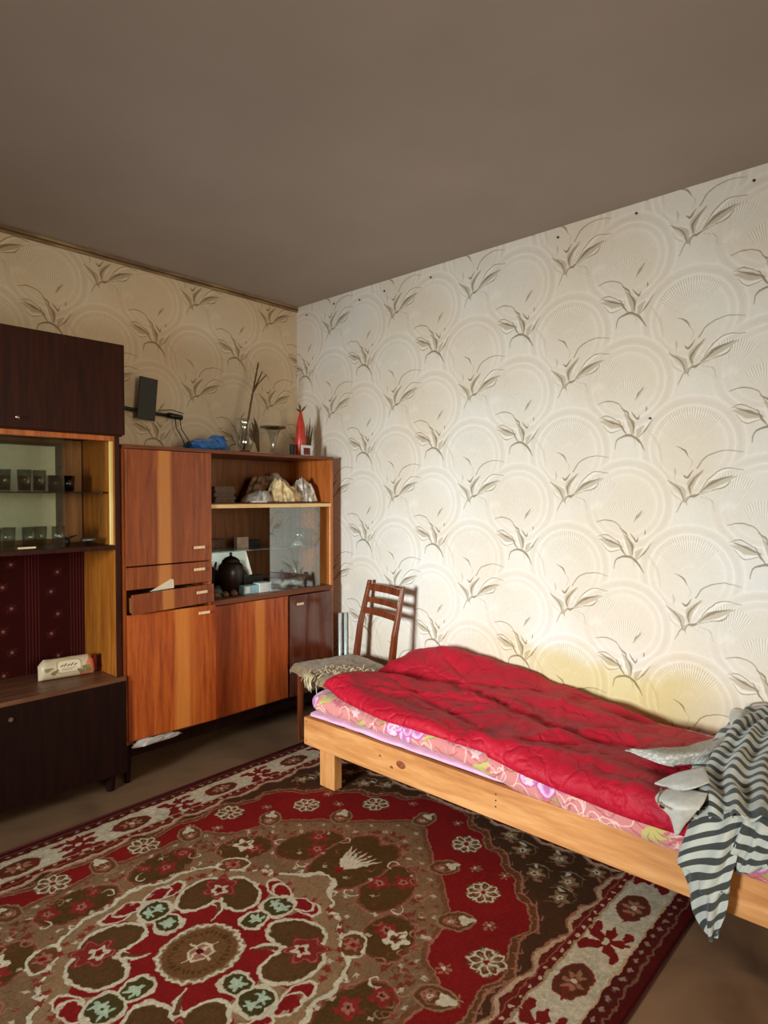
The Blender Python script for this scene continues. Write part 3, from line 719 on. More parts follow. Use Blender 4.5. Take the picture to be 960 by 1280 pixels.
# zebra stripe knit
m, nt, b = new_mat('zebra_stripe_cloth'); v = coords(nt, 'UV')
w = N(nt, 'ShaderNodeTexWave', wave_type='BANDS', bands_direction='Y', wave_profile='SIN')
w.inputs['Scale'].default_value = 7.0; w.inputs['Distortion'].default_value = 6.5; w.inputs['Detail'].default_value = 1.5; w.inputs['Detail Scale'].default_value = .55; w.inputs['Detail Roughness'].default_value = .45
nt.links.new(v, w.inputs['Vector'])
n = N(nt, 'ShaderNodeTexNoise'); n.inputs['Scale'].default_value = 9; nt.links.new(v, n.inputs['Vector'])
ad = N(nt, 'ShaderNodeMath', operation='MULTIPLY_ADD'); ad.inputs[1].default_value = .55; nt.links.new(n.outputs['Fac'], ad.inputs[0]); nt.links.new(w.outputs['Fac'], ad.inputs[2])
nt.links.new(ramp(nt, ad.outputs[0], [(.66, (58, 60, 54)), (.74, (186, 184, 170))]), b.inputs['Base Color']); b.inputs['Roughness'].default_value = .95; b.inputs['Sheen Weight'].default_value = .2
n3 = N(nt, 'ShaderNodeTexNoise'); n3.inputs['Scale'].default_value = 260; nt.links.new(v, n3.inputs['Vector']); bump(nt, b, n3.outputs['Fac'], .4, .003)
M['zebra'] = m

# ---------------------------------------------------------------- the room
def struct(o): o['kind'] = 'structure'; return o
struct(box('floor', M['floor'], (LX-.15, FY-.15, -.10, RX+.15, BY+.15, 0), bevel=0))
struct(box('ceiling', M['ceiling'], (LX-.15, FY-.15, HT, RX+.15, BY+.15, HT+.12), bevel=0))
def papered(name, m, b, face, U):
    """a wall slab whose inner face carries metre texture coordinates"""
    mb = MB().box(*b)
    for k in range(6): mb.uv[k] = [U(mb.v[i]) for i in mb.f[k]]
    return struct(mb.build(name, m))
# repeats are hung so that a sprig falls at y = 2.44 on the bright wall and at x = 2.01 on the back wall
papered('wall_right', M['paper_right'], (RX, FY-.15, 0, RX+.15, BY+.15, HT), 0, lambda v: (2.44-v[1]+.20, v[2]-2.435+.20+.525*5))
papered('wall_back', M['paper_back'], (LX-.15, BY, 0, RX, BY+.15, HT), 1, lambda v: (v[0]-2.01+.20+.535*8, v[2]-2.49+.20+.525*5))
struct(box('wall_front', M['plain_wall'], (LX-.15, FY-.15, 0, 0.0, FY, HT), bevel=0))
w = MB(); w.box(1.2, FY-.15, 0, RX, FY, HT); w.box(0, FY-.15, 0, 1.2, FY, .85); w.box(0, FY-.15, 2.05, 1.2, FY, HT)
struct(w.build('wall_front_fill_side', M['plain_wall']))  # wall part with an opening left for the added fill lamp
y0, y1, z0, z1 = WIN
w = MB(); w.box(LX-.15, FY, 0, LX, y0, HT); w.box(LX-.15, y1, 0, LX, BY, HT); w.box(LX-.15, y0, 0, LX, y1, z0); w.box(LX-.15, y0, z1, LX, y1, HT)
struct(w.build('wall_left', M['plain_wall']))
def window(name, P, W, Hh):
    """frame bars and panes in a local u,z plane; P maps (u, depth, z)"""
    f = MB()
    def bar(u0, z0, u1, z1, d=.03):
        a, c = P(u0, -d, z0), P(u1, d, z1)
        f.box(min(a[0], c[0]), min(a[1], c[1]), min(a[2], c[2]), max(a[0], c[0]), max(a[1], c[1]), max(a[2], c[2]))
    bar(0, 0, .05, Hh); bar(W-.05, 0, W, Hh); bar(.05, 0, W-.05, .05); bar(.05, Hh-.05, W-.05, Hh)
    o = struct(f.build(name, M['frame_white'], bevel=.003))
    a, c = P(.045, -.002, .045), P(W-.045, .002, Hh-.045)
    MB().box(min(a[0], c[0]), min(a[1], c[1]), a[2], max(a[0], c[0]), max(a[1], c[1]), c[2]).build('window_pane', M['window_glass'], o)
window('window_1', lambda u, d, z: (LX-.08+d, y0+u, z0+z), y1-y0, z1-z0)
window('fill_window', lambda u, d, z: (u, FY-.08+d, .85+z), 1.2, 1.2)  # added frame and pane in the fill lamp's opening
# cornice along the back wall only: a bead, a dark groove and a flat band
c = MB().prism([(BY-.020, HT-.001), (BY-.001, HT-.001), (BY-.001, HT-.032), (BY-.008, HT-.032), (BY-.014, HT-.022), (BY-.012, HT-.014)], 0, LX+.001, RX-.001)
co = struct(c.build('trim_1', M['cornice']))
MB().box(LX+.001, BY-.0145, HT-.0195, RX-.002, BY-.010, HT-.0150).build('groove', M['cornice_dark'], co)
bb = struct(box('baseboard_back', M['carcass'], (LX, BY-.018, 0, RX-.019, BY, .07)))
struct(box('baseboard_right', M['carcass'], (RX-.018, FY, 0, RX, BY, .07)))
NTH = ('first', 'second', 'third', 'fourth', 'fifth', 'sixth', 'seventh', 'eighth', '')
# nails left in the bright wall
for k, (y, z) in enumerate(((3.213, 2.533), (2.953, 2.553), (2.728, 2.531), (2.526, 2.541), (2.184, 2.541), (1.433, 2.553), (1.07, 2.556), (.625, 2.548), (1.004, 1.68))):
    n = MB(); n.tube([(RX+.004, y, z), (RX-.004, y, z)], .0018, 8); n.tube([(RX-.004, y, z), (RX-.0065, y, z)], .0055, 10)
    top = z > 2
    o = n.build('nail', M['nail'], label=f'small dark nail head just under the ceiling, {NTH[k]} from the room corner' if top else 'single small nail head halfway up the bright papered wall', category='nail')
    if top: o['group'] = 'nails in a row along the top of the bright wall'
# ---------------------------------------------------------------- carpet
CX, CY = 1.0, 1.650
g = MB(); hw, hh = 1.5, 1.02
nx, ny = 60, 40; G, UV = [], []
for i in range(nx+1):
    G.append([]); UV.append([])
    for j in range(ny+1):
        u, v = i/nx, j/ny; x, y = (u-.5)*2*hw, (v-.5)*2*hh
        e = min(hw-abs(x), hh-abs(y))
        G[-1].append((CX+x, CY+y, .002+.008*min(1, e/.02)+.0012*noise.noise(Vector((x*5, y*5, 0))) if e > 0 else .002))
        UV[-1].append((u*3.0, v*2.04))
g.grid(G, uv=UV)
cp = g.build('patterned_carpet', M['carpet'], smooth=True, origin=(CX, CY, .0), label='red, brown and cream floral wool carpet covering the floor in front of the cabinets', category='carpet')
# bound edge of short pile all round
e = MB(); r = .004
e.tube([(CX-hw, CY-hh, r), (CX+hw, CY-hh, r)], r, 6); e.tube([(CX-hw, CY+hh, r), (CX+hw, CY+hh, r)], r, 6)
e.tube([(CX-hw, CY-hh, r), (CX-hw, CY+hh, r)], r, 6); e.tube([(CX+hw, CY-hh, r), (CX+hw, CY+hh, r)], r, 6)
e.build('bound_edge', plain('carpet_binding', (78, 20, 18), .95), cp, smooth=True)

# ---------------------------------------------------------------- wardrobe with display niche (orange veneer cabinet)
X0, X1, YF, YB, ZB, ZT = 1.352, 2.672, 2.870, 3.290, .190, 1.590
XD, XM = 1.803, 2.315                    # divider, gap between the two lower right doors
T = .018
W_ = thing('display_cabinet', ((X0+X1)/2, (YF+YB)/2, 0), 'orange-brown veneered cabinet with open shelves, one glass pane and a half-open drawer, near the corner', 'cabinet')
box('side_panel', M['carcass_side'], (X0, YF, ZB, X0+T, YB, ZT-T), W_)
box('side_panel', M['carcass_side'], (X1-T, YF, ZB, X1, YB, ZT-T), W_)
box('top_panel', M['carcass'], (X0, YF-.004, ZT-T, X1, YB, ZT), W_)
box('bottom_panel', M['carcass'], (X0+T, YF+.004, ZB, X1-T, YB, ZB+T), W_)
box('divider', M['carcass_side'], (XD, YF+.002, ZB+T, XD+T, YB, ZT-T), W_)
box('back_panel', M['inner_back'], (X0+T, YB-.006, ZB+T, X1-T, YB, ZT-T), W_, bevel=0)
ZS, ZG = 1.290, .785                     # board under the open shelf, board under the glass section
box('shelf', M['carcass'], (XD+T, YF+.012, ZS+.006, X1-T, YB-.006, ZS+.024), W_)
box('track', M['pale_edge'], (XD+T, YF-.002, ZS-.002, X1-T, YF+.012, ZS+.018), W_, label='pale wooden edge strip')
box('base_shelf', M['shelf_top'], (XD+T, YF-.004, ZG+.006, X1-T, YB-.006, ZG+.026), W_)
box('lower_track', M['carcass'], (XD+T, YF-.010, ZG, X1-T, YF-.004, ZG+.026), W_)
box('edge_strip', M['pale_edge'], (X1-T-.006, YF+.004, ZG+.026, X1-T, YF+.010, ZS-.002), W_)
box('glass_shelf', M['shelf_glass'], (XD+T+.002, YF+.10, 1.046, X1-T-.002, YB-.008, 1.052), W_, bevel=0, label='clear glass shelf')
for y in (2.885,):
    p = box('sliding_pane', M['pane'], (2.205, y, ZG+.026, 2.578, y+.004, ZS-.001), W_, bevel=0, label='sliding glass pane with bare edges')
# left column
def handle(par, x, y, z, w=.062):
    h = MB(); h.box(x-w/2, y-.014, z-.007, x+w/2, y-.009, z+.007); h.box(x-w/2+.006, y-.010, z-.004, x-w/2+.014, y, z+.004); h.box(x+w/2-.014, y-.010, z-.004, x+w/2-.006, y, z+.004)
    return h.build('handle', M['handle'], par, bevel=.002)
d = box('door', M['veneer_left'], (X0+.012, YF-.016, 1.026, XD+.010, YF-.001, ZT-T-.003), W_, bevel=.002); handle(d, 1.735, YF-.016, 1.095)
d = box('drawer', M['veneer_left'], (X0+.012, YF-.016, .916, XD+.010, YF-.001, 1.020), W_, bevel=.002); handle(d, 1.735, YF-.016, .985)
# second drawer pulled out askew, its left end lower
Tm = Matrix.Translation((1.80, YF-.015, .86)) @ Matrix.Rotation(R(3.2), 4, 'Z') @ Matrix.Rotation(R(-1.0), 4, 'Y') @ Matrix.Translation((-1.80, -(YF-.015), -.86))
d = MB().box(X0+.020, YF-.030, .812, XD+.012, YF-.014, .905, T=Tm).build('drawer', M['veneer_left'], W_, bevel=.002, label='lower drawer front, hanging askew and slightly open')
bx = MB(); bx.box(X0+.035, YF-.012, .822, X0+.045, YF+.30, .885, T=Tm); bx.box(XD-.02, YF-.012, .822, XD-.010, YF+.30, .885, T=Tm); bx.box(X0+.035, YF-.012, .816, XD-.010, YF+.30, .822, T=Tm)
bx.build('drawer_box', M['unit_inner'], d)
h = MB(); h.box(1.735-.031, YF-.046, .866, 1.735+.031, YF-.040, .880, T=Tm); h.box(1.712, YF-.041, .869, 1.720, YF-.028, .877, T=Tm); h.box(1.750, YF-.041, .869, 1.758, YF-.028, .877, T=Tm)
h.build('handle', M['handle'], d, bevel=.002)
# lower left door ajar (hinged on the left)
Td = Matrix.Translation((X0+.016, YF-.001, 0)) @ Matrix.Rotation(R(-4.0), 4, 'Z') @ Matrix.Translation((-(X0+.016), -(YF-.001), 0))
d = MB().box(X0+.016, YF-.017, .212, XD+.012, YF-.001, .800, T=Td).build('door', M['veneer_low'], W_, bevel=.002, label='lower left door standing slightly ajar')
h = MB(); h.box(1.715, YF-.031, .762, 1.777, YF-.026, .776, T=Td); h.box(1.722, YF-.027, .765, 1.730, YF-.016, .773, T=Td); h.box(1.762, YF-.027, .765, 1.770, YF-.016, .773, T=Td)
h.build('handle', M['handle'], d, bevel=.002)
box('door', M['veneer_mid'], (XD+T+.008, YF-.010, .200, XM-.006, YF+.006, ZG-.004), W_, bevel=.002)
d = box('door', M['veneer_dark'], (XM+.012, YF-.008, .200, X1-T+.004, YF+.008, ZG-.008), W_, bevel=.002, label='darker glossy door at the right end'); handle(d, 2.395, YF-.008, .728, .05)
box('door_post', M['carcass'], (XM-.006, YF+.002, ZB+T, XM+.012, YF+.02, ZG), W_)
# plinth frame and tapered legs
box('plinth', M['chest_wood'], (X0+.05, YF+.045, .115, X1-.05, YF+.065, ZB), W_)
for x in (X0+.035, X1-.045):
    for y in (YF+.045, YB-.05):
        MB().tube([(x, y, ZB), (x, y, 0)], [.022, .013], 10).build('leg', M['chest_wood'], W_, smooth=False)
# ---------------------------------------------------------------- dark wall unit at the left edge
U0, U1, UF, UB = .200, 1.336, 2.862, 3.290
U_ = thing('dark_wall_unit', ((U0+U1)/2, (UF+UB)/2, 0), 'tall dark brown wall unit with glazed shelf, open niche and chest', 'cabinet')
for x in (U0, U1-.020):
    box('side_panel', M['niche_side'], (x, UF, .525, x+.020, UB, 1.622), U_, label='amber-coloured inner side panel' if x > 1 else 'amber-coloured outer side panel')
    box('side_edge', M['dark_wood'], (x-.001, UF-.006, .525, x+.021, UF, 1.622), U_)
box('back_panel', M['unit_inner'], (U0+.02, UB-.08, 1.128, U1-.02, UB-.074, 1.62), U_, bevel=0)
box('pale_board', M['pale_back'], (U0+.05, UB-.094, 1.150, 1.185, UB-.089, 1.585), U_, bevel=0, label='pale greenish board behind the glasses')
fb = MB(); fb.box(1.185, UB-.094, 1.150, 1.215, UB-.086, 1.585); fb.box(U0+.05, UB-.094, 1.585, 1.215, UB-.086, 1.602); fb.build('board_frame', M['dark_frame'], U_)
bk = MB().box(U0+.02, UB-.09, .527, U1-.02, UB-.084, 1.108)
for k in range(6): bk.uv[k] = [(bk.v[i][0], bk.v[i][2]) for i in bk.f[k]]
bk.build('niche_lining', M['niche_paper'], U_, label='dark red lining with fine stripes and small flowers')
box('board', M['dark_wood'], (U0+.02, UF-.004, 1.108, U1-.02, UB-.074, 1.128), U_)
box('glass_shelf', M['smoke'], (U0+.022, UF+.06, 1.364, U1-.024, UB-.09, 1.370), U_, bevel=0, label='dark glass shelf')
box('pale_strip', M['pale_strip'], (U1-.034, UF+.012, 1.130, U1-.021, UF+.028, 1.600), U_, label='bright yellow vertical strip')
box('corner_bead', M['dark_wood'], (U1-.024, UB-.088, 1.129, U1-.0205, UB-.081, 1.62), U_)
p = box('sliding_pane', M['pane_left'], (.46, UF+.016, 1.130, 1.104, UF+.020, 1.598), U_, bevel=0, label='sliding glass pane with pale pull')
box('handle', M['handle'], (.918, UF+.008, 1.133, .985, UF+.0155, 1.141), p)
box('sliding_pane', M['pane_left'], (U0+.022, UF+.026, 1.130, .52, UF+.030, 1.598), U_, bevel=0)
box('top_track', M['carcass_side'], (U0+.02, UF-.002, 1.600, U1-.02, UF+.035, 1.622), U_)
# upper cupboard
box('upper_box', M['dark_wood'], (U0-.012, UF-.005, 1.622, U1+.016, UB, 2.030), U_, bevel=.002)
d = box('cupboard_door', M['dark_wood'], (.842, UF-.026, 1.628, U1+.018, UF-.0055, 2.034), U_, bevel=.002)
MB().lathe([(0, 0), (.005, 0), (.004, .008), (.009, .012), (.009, .017), (.004, .020), (0, .020)], (0, 0, 0), 14).build('knob', M['metal'], d, smooth=True)
k = d.children[0]; k.rotation_euler = (R(90), 0, 0); k.location = Vector((.905, UF-.037, 1.668))-wloc(d)
box('cupboard_door', M['dark_wood'], (U0-.012, UF-.026, 1.628, .838, UF-.0055, 2.034), U_, bevel=.002)
# chest below
box('chest_top', M['shelf_top'], (U0-.012, UF-.022, .505, U1+.014, UB, .525), U_, bevel=.002)
box('chest_front', M['chest_wood'], (U0-.010, UF-.026, .085, U1+.014, UF-.006, .505), U_, bevel=.002)
box('chest_box', M['chest_wood'], (U0-.010, UF-.005, .085, U1+.014, UB, .504), U_, bevel=.002)
k = MB(); k.tube([(.868, UF-.026, .452), (.868, UF-.032, .452)], .009, 14); k.build('lock', M['metal'], U_)
for x in (U0+.06, U1-.04):
    for y in (UF+.03, UB-.06): MB().tube([(x, y, .085), (x, y, 0)], [.024, .018], 10).build('leg', M['chest_wood'], U_)

# ---------------------------------------------------------------- pine bed
BF, BH, BE = 1.940, 2.287, .225          # front face x, head end y, foot end y
B_ = thing('pine_bed', (2.34, 1.29, 0), 'low bed frame of raw pine planks standing along the bright papered wall', 'bed')
rl = box('front_rail', M['pine'], (BF, BE, .190, BF+.026, BH, .318), B_, bevel=.003)
def knot(y, z, r):
    mb = MB(); mb.lathe([(0, -.0004), (r, -.0004), (r*.9, .0006), (r*.45, .0010), (0, .0006)], (0, 0, 0), 20)
    mb.v = [(BF-v[2]+.0001, y+v[0]*1.25, z+v[1]*.8) for v in mb.v]
    mb.build('knot', M['knot'], rl, smooth=True, label='dark reddish knot in the plank')
knot(1.685, .262, .021); knot(1.735, .238, .008); knot(1.80, .268, .006)
for y, z in ((2.27, .30), (2.27, .21), (1.235, .285), (1.235, .262), (1.235, .240)):
    MB().tube([(BF+.002, y, z), (BF-.0012, y, z)], .0032, 8).build('screw', M['nail'], rl)
box('head_rail', M['pine'], (BF+.026, BH-.026, .190, 2.742, BH, .318), B_, bevel=.003)
box('foot_rail', M['pine'], (BF+.026, BE, .190, 2.742, BE+.026, .318), B_, bevel=.003)
box('back_rail', M['pine'], (2.716, BE+.026, .190, 2.742, BH-.026, .318), B_, bevel=.003)
for x, y in ((BF+.0265, 2.108), (BF+.0265, .232), (2.66, 2.108), (2.66, .252), (BF+.0265, 1.26-.05)):
    if abs(y-1.21) < .01: continue
    box('leg', M['pine_leg'], (x, y, 0.011 if x < 2.5 and y > .63 else 0, x+.048, y+.098, .300), B_, bevel=.003)
box('leg', M['pine_leg'], (2.02, 2.205, .011, 2.06, 2.255, .300), B_, bevel=.003)
for k in range(11):
    y = .36+k*.178; box('slat', M['pine'], (BF+.027, y, .300, 2.715, y+.085, .317), B_, bevel=.002)
# lilac under-sheet, mattress in floral cotton
def pad(name, m, x0, x1, y0, y1, zf, h0, rnd, parent=None, uv=True, wv=.006, seed=0, **pr):
    """a soft slab: cross-sections along y, a superellipse in x,z"""
    mb = MB(); NS, NK = 110, 56; G, UVs = [], []
    for i in range(NS+1):
        t = i/NS; y = y1+(y0-y1)*t
        end = min(1, min(t, 1-t)*(abs(y1-y0))/rnd); sh = (1-(1-end)**2.2)**.5
        row, ur = [], []
        zb, per = zf(y), 0; h = h0+.040/(1+math.exp((y-1.25)*14))*bool(uv); last = None
        for k in range(NK+1):
            a = 2*math.pi*k/NK+math.pi/2*0
            ca, sa = math.cos(a), math.sin(a); e = .30
            px = math.copysign(abs(ca)**e, ca); pz = math.copysign(abs(sa)**.72, sa)
            cx = (x0+x1)/2; rx = (x1-x0)/2-(1-sh)*rnd*.6
            x = cx+px*rx; z = zb+h/2+pz*h/2*(.35+.65*sh)
            n = noise.noise(Vector((x*6+seed, y*6, z*9)))+.5*noise.noise(Vector((x*17+seed, y*15, z*20)))
            q = (min(x-wv*n*ca*1.2, RX-.006), y, z+wv*n*(sa > 0))
            if last: per += math.dist(q, last)
            last = q; row.append(np.array(q)); ur.append((y, per))
        G.append(row); UVs.append(ur)
    mb.grid(G, uv=UVs); n = len(mb.v)
    mb.f.append(tuple(range(NK))[::-1]); mb.uv[len(mb.f)-1] = [(0, 0)]*NK
    mb.f.append(tuple((NS)*(NK+1)+k for k in range(NK))); mb.uv[len(mb.f)-1] = [(0, 0)]*NK
    return mb.build(name, m, parent, smooth=True, **pr)
pad('lilac_underblanket', M['sheet'], 1.944, 2.735, .35, 2.262, lambda y: .3185, .034, .03, uv=False, seed=3, label='thin lilac underblanket showing as a strip between plank and floral mattress', category='blanket')
def dip(y): return .340-.060*(1/(1+math.exp((y-1.25)*14)))
pad('floral_mattress', M['floral'], 1.930, 2.752, .30, 2.262, lambda y: dip(y) if y > 0 else .34, .108, .10, wv=.010, seed=8, label='thin mattress in pink floral cotton with purple flowers, on the pine bed', category='mattress')
# ---------------------------------------------------------------- red quilt
def seg_d(x, y, a, b):
    ax, ay = a; bx, by = b[0]-a[0], b[1]-a[1]; L = bx*bx+by*by
    t = max(0, min(1, ((x-ax)*bx+(y-ay)*by)/L)); return math.hypot(x-ax-t*bx, y-ay-t*by), t
FOLDS = [  # from, to, height, width : long ridges and valleys of the crumpled quilt
    ((2.42, 2.20), (2.66, 1.85), .050, .12), ((2.62, 2.22), (2.70, 1.55), .055, .085), ((2.05, 2.10), (2.35, 1.90), .02, .12), ((2.26, 2.30), (2.42, 1.80), -.050, .045), ((2.02, 2.10), (1.86, 1.30), .016, .06),
    ((2.40, 1.75), (2.22, 1.10), -.034, .030), ((2.22, 1.10), (2.30, .85), -.030, .028), ((2.22, 1.95), (2.02, 1.35), -.018, .03),
    ((1.95, 1.30), (2.08, .75), .020, .045), ((2.10, 1.15), (2.36, .98), .022, .03), ((2.48, 1.45), (2.44, .95), .022, .05),
    ((2.18, 1.70), (2.38, 1.55), .014, .022), ((2.12, 1.55), (2.34, 1.38), .012, .018), ((2.55, 1.62), (2.30, 1.52), -.014, .018),
    ((1.90, 1.85), (2.20, 1.78), -.007, .012), ((1.82, 1.40), (2.1, 1.36), -.008, .012), ((1.80, 1.00), (2.06, 1.02), -.008, .012),
    ((2.60, 1.30), (2.40, 1.22), .010, .016), ((2.36, 1.95), (2.54, 1.60), -.016, .022), ((1.78, .78), (2.05, .72), .01, .02),
    ((2.15, .95), (1.9, .88), .012, .02), ((2.55, 1.1), (2.62, .8), -.01, .03), ((2.25, 1.3), (2.12, 1.22), .014, .018),
    ((2.05, 1.98), (2.24, 1.66), .012, .014), ((2.24, 1.66), (2.30, 1.42), .014, .014), ((2.0, 1.7), (2.16, 1.42), -.010, .012), ((2.44, 1.75), (2.60, 1.35), -.012, .013), ((2.35, 1.2), (2.55, 1.28), .012, .014), ((2.0, 1.2), (2.2, .98), -.010, .012), ((2.4, .95), (2.2, .78), .014, .018), ((1.98, 1.5), (1.93, 1.2), .008, .012), ((2.62, 2.05), (2.5, 1.75), -.010, .014)]
def lerp_t(tab, y):
    return float(np.interp(y, [p[0] for p in tab], [p[1] for p in tab]))
XFR = [(.50, 1.903), (.82, 1.908), (1.0, 1.912), (1.28, 1.912), (1.5, 1.896), (1.7, 1.892), (1.9, 1.915), (2.1, 1.955), (2.24, 1.99)]
XBK = [(.50, 2.48), (.70, 2.575), (.85, 2.61), (1.0, 2.645), (1.2, 2.695), (1.4, 2.752), (2.24, 2.752)]
mb = MB(); G = []; NY, NX = 170, 100
def quilt_z(x, y, t, s):
    z = .480
    for a, b, h, w in FOLDS:
        d, tt = seg_d(x, y, a, b); z += h*math.exp(-(d/w)**2)*(.35+.65*math.sin(math.pi*min(1, max(0, tt*.8+.1))))
    z += .014*noise.noise(Vector((x*4, y*4, 2)))+.010*(.5-abs(noise.noise(Vector((x*6, y*5, 7))))*2)+.007*noise.noise(Vector((x*13, y*11, 5)))+.0035*noise.noise(Vector((x*30, y*26, 9)))
    # quilting seams every 17 cm along, 20 cm across
    for q, p in ((y+.03*math.sin(x*7), .19), (x+.03*math.sin(y*5), .22)):
        d = abs((q/p) % 1-.5)*p; d = p/2-d; z -= .0035*math.exp(-(d/.006)**2)
    return max(z, .462)
for i in range(NY+1):
    s = i/NY; y = 2.235+( .50-2.235)*s; row = []
    for j in range(NX+1):
        t = j/NX; xf, xb = lerp_t(XFR, y), lerp_t(XBK, y)
        x = xf+(xb-xf)*t; yy = y+.05*math.sin(3*t)*(1-s)*0-.10*(t**2)*(1-s)*.0
        yy += (1-s)**6*(.020*math.sin(5*x)-.03)
        xx = x+.012*noise.noise(Vector((y*6, t, 0)))*(1-t)
        z = quilt_z(xx, yy, t, s)
        base = .452 if y > 1.25 else .452-.020*(1/(1+math.exp((y-1.25)*14)))
        sg = 1/(1+math.exp((y-1.12)*9)); base -= .045*sg*(t < .5); z -= .022/(1+math.exp((y-1.25)*14))
        e = min(t*(xb-xf), s*1.7+.001); e2 = min((1-t)*(xb-xf), 9)
        k = min(1, e/.055); z = base-.004+(z-base+.004)*(1-(1-k)**2.4)**.5 if k < 1 else z
        k2 = min(1, e2/.025); z = base+(z-base)*(1-(1-k2)**2)**.5 if k2 < 1 else z
        # the head corner by the chair stays lifted
        c = math.exp(-((xx-2.06)**2/.03+(yy-2.16)**2/.02)); z += .030*c
        row.append(np.array((xx-.010*(1-k)**2*(t < .5), yy, z)))
    G.append(row)
mb.grid(G, uv=grid_uv(G))
q = mb.build('red_quilt', M['red'], smooth=True, solid=.008, label='crumpled bright red quilt spread over the floral mattress', category='quilt')
# ---------------------------------------------------------------- zebra robe thrown over the foot of the bed
Z_ = thing('zebra_stripe_robe', (2.3, .52, .45), 'zebra-striped grey and white robe over the right end of the bed, a corner hanging', 'robe')
def sheet(name, m, ctrl, k=9, amp=.006, fr=(9, 22), par=Z_, th=.004, seed=0, pleat=None, shear=0, **pr):
    A = upsample(ctrl, k); out = []
    for i in range(len(A)):
        row = []
        for j in range(len(A[0])):
            p = A[i][j]; a = A[min(i+1, len(A)-1)][j]-A[max(i-1, 0)][j]; b = A[i][min(j+1, len(A[0])-1)]-A[i][max(j-1, 0)]
            n = np.cross(a, b); n = n/(np.linalg.norm(n)+1e-9)
            if n[2] < 0 or (abs(n[2]) < .2 and n[0] > 0): n = -n
            d = amp*(noise.noise(Vector((p[0]*fr[0]+seed, p[1]*fr[0], p[2]*fr[0])))*1.2+.5*noise.noise(Vector((p[0]*fr[1]+seed, p[1]*fr[1], p[2]*fr[1]))))
            if pleat:
                a_ = j/(len(A[0])-1); b_ = i/(len(A)-1); d += pleat[0]*math.sin(2*math.pi*pleat[1]*(a_+.16*math.sin(3*b_+seed)+.3*b_))*min(1, 4*b_+.3)
            row.append(p+n*(d+amp*.5))
        out.append(row)
    mb = MB(); mb.grid(out, uv=grid_uv(A, shear)); return mb.build(name, m, par, smooth=True, solid=th, **pr)
sheet('body', M['zebra'], [
 [(2.700, .640, .47), (2.645, .600, .55), (2.640, .549, .575), (2.703, .503, .570), (2.745, .440, .54)],
 [(2.520, .660, .46), (2.500, .590, .555), (2.520, .535, .570), (2.590, .474, .570), (2.700, .400, .55)],
 [(2.324, .642, .470), (2.352, .583, .560), (2.428, .533, .560), (2.486, .474, .570), (2.662, .422, .550)],
 [(2.131, .627, .470), (2.194, .570, .530), (2.242, .509, .540), (2.347, .451, .540), (2.498, .384, .530)],
 [(2.014, .621, .475), (2.069, .559, .510), (2.090, .487, .520), (2.190, .426, .520), (2.349, .356, .510)],
 [(1.938, .575, .470), (1.960, .512, .500), (1.985, .457, .500), (2.068, .402, .500), (2.230, .331, .490)],
 [(1.905, .560, .440), (1.905, .494, .461), (1.905, .438, .478), (1.910, .368, .490), (1.920, .310, .500)]], k=14, amp=.014, fr=(9, 20), pleat=(.013, 4.2), shear=-.45)
sheet('front_corner', M['zebra'], [
 [(1.930, .575, .462), (1.930, .524, .470), (1.930, .490, .477), (1.930, .450, .486), (1.940, .419, .490)],
 [(1.900, .575, .420), (1.895, .531, .431), (1.890, .489, .444), (1.895, .459, .453), (1.905, .427, .465)],
 [(1.895, .593, .349), (1.885, .548, .366), (1.875, .500, .379), (1.880, .470, .385), (1.895, .446, .400)],
 [(1.895, .597, .290), (1.880, .554, .307), (1.870, .510, .316), (1.872, .479, .323), (1.885, .459, .339)],
 [(1.895, .575, .237), (1.880, .545, .250), (1.865, .512, .259), (1.868, .485, .265), (1.880, .463, .278)],
 [(1.900, .554, .175), (1.885, .533, .182), (1.870, .509, .188), (1.872, .487, .196), (1.880, .470, .222)],
 [(1.895, .519, .134), (1.888, .511, .133), (1.880, .503, .127), (1.880, .493, .141), (1.882, .484, .164)]], k=9, amp=.006, seed=4, pleat=(.008, 2.2), shear=.38, label='hanging front corner of the robe')
sheet('side_flap', M['zebra'], [
 [(1.930, .440, .490), (1.930, .412, .495), (1.930, .387, .500), (1.930, .340, .505)],
 [(1.900, .437, .471), (1.895, .413, .474), (1.890, .384, .480), (1.900, .335, .490)],
 [(1.897, .454, .413), (1.892, .426, .414), (1.887, .395, .432), (1.892, .345, .450)],
 [(1.900, .474, .343), (1.895, .446, .339), (1.890, .418, .349), (1.890, .370, .385)]], k=9, amp=.004, seed=9, pleat=(.006, 2), shear=-.25)
sheet('reverse_side', M['waffle'], [
 [(2.160, .856, .483), (2.151, .822, .495), (2.185, .790, .490)],
 [(2.134, .787, .483), (2.140, .764, .508), (2.240, .772, .490)],
 [(2.116, .705, .485), (2.136, .698, .515), (2.287, .725, .490)],
 [(2.171, .653, .485), (2.179, .643, .525), (2.364, .686, .490)],
 [(2.227, .604, .50), (2.264, .600, .535), (2.453, .644, .50)],
 [(2.50, .58, .52), (2.54, .58, .55), (2.60, .62, .51)]], k=8, amp=.004, seed=2, label='off-white knitted reverse of the robe, turned up')
sheet('cuff', M['lining'], [
 [(1.977, .695, .478), (2.033, .674, .485), (2.074, .638, .500), (2.114, .594, .515)],
 [(1.960, .652, .485), (1.949, .621, .508), (1.971, .593, .522), (2.022, .559, .530)],
 [(1.961, .634, .480), (1.923, .595, .505), (1.926, .566, .520), (1.971, .537, .530)]], k=8, amp=.003, seed=5, label='pale turned-back cuff')
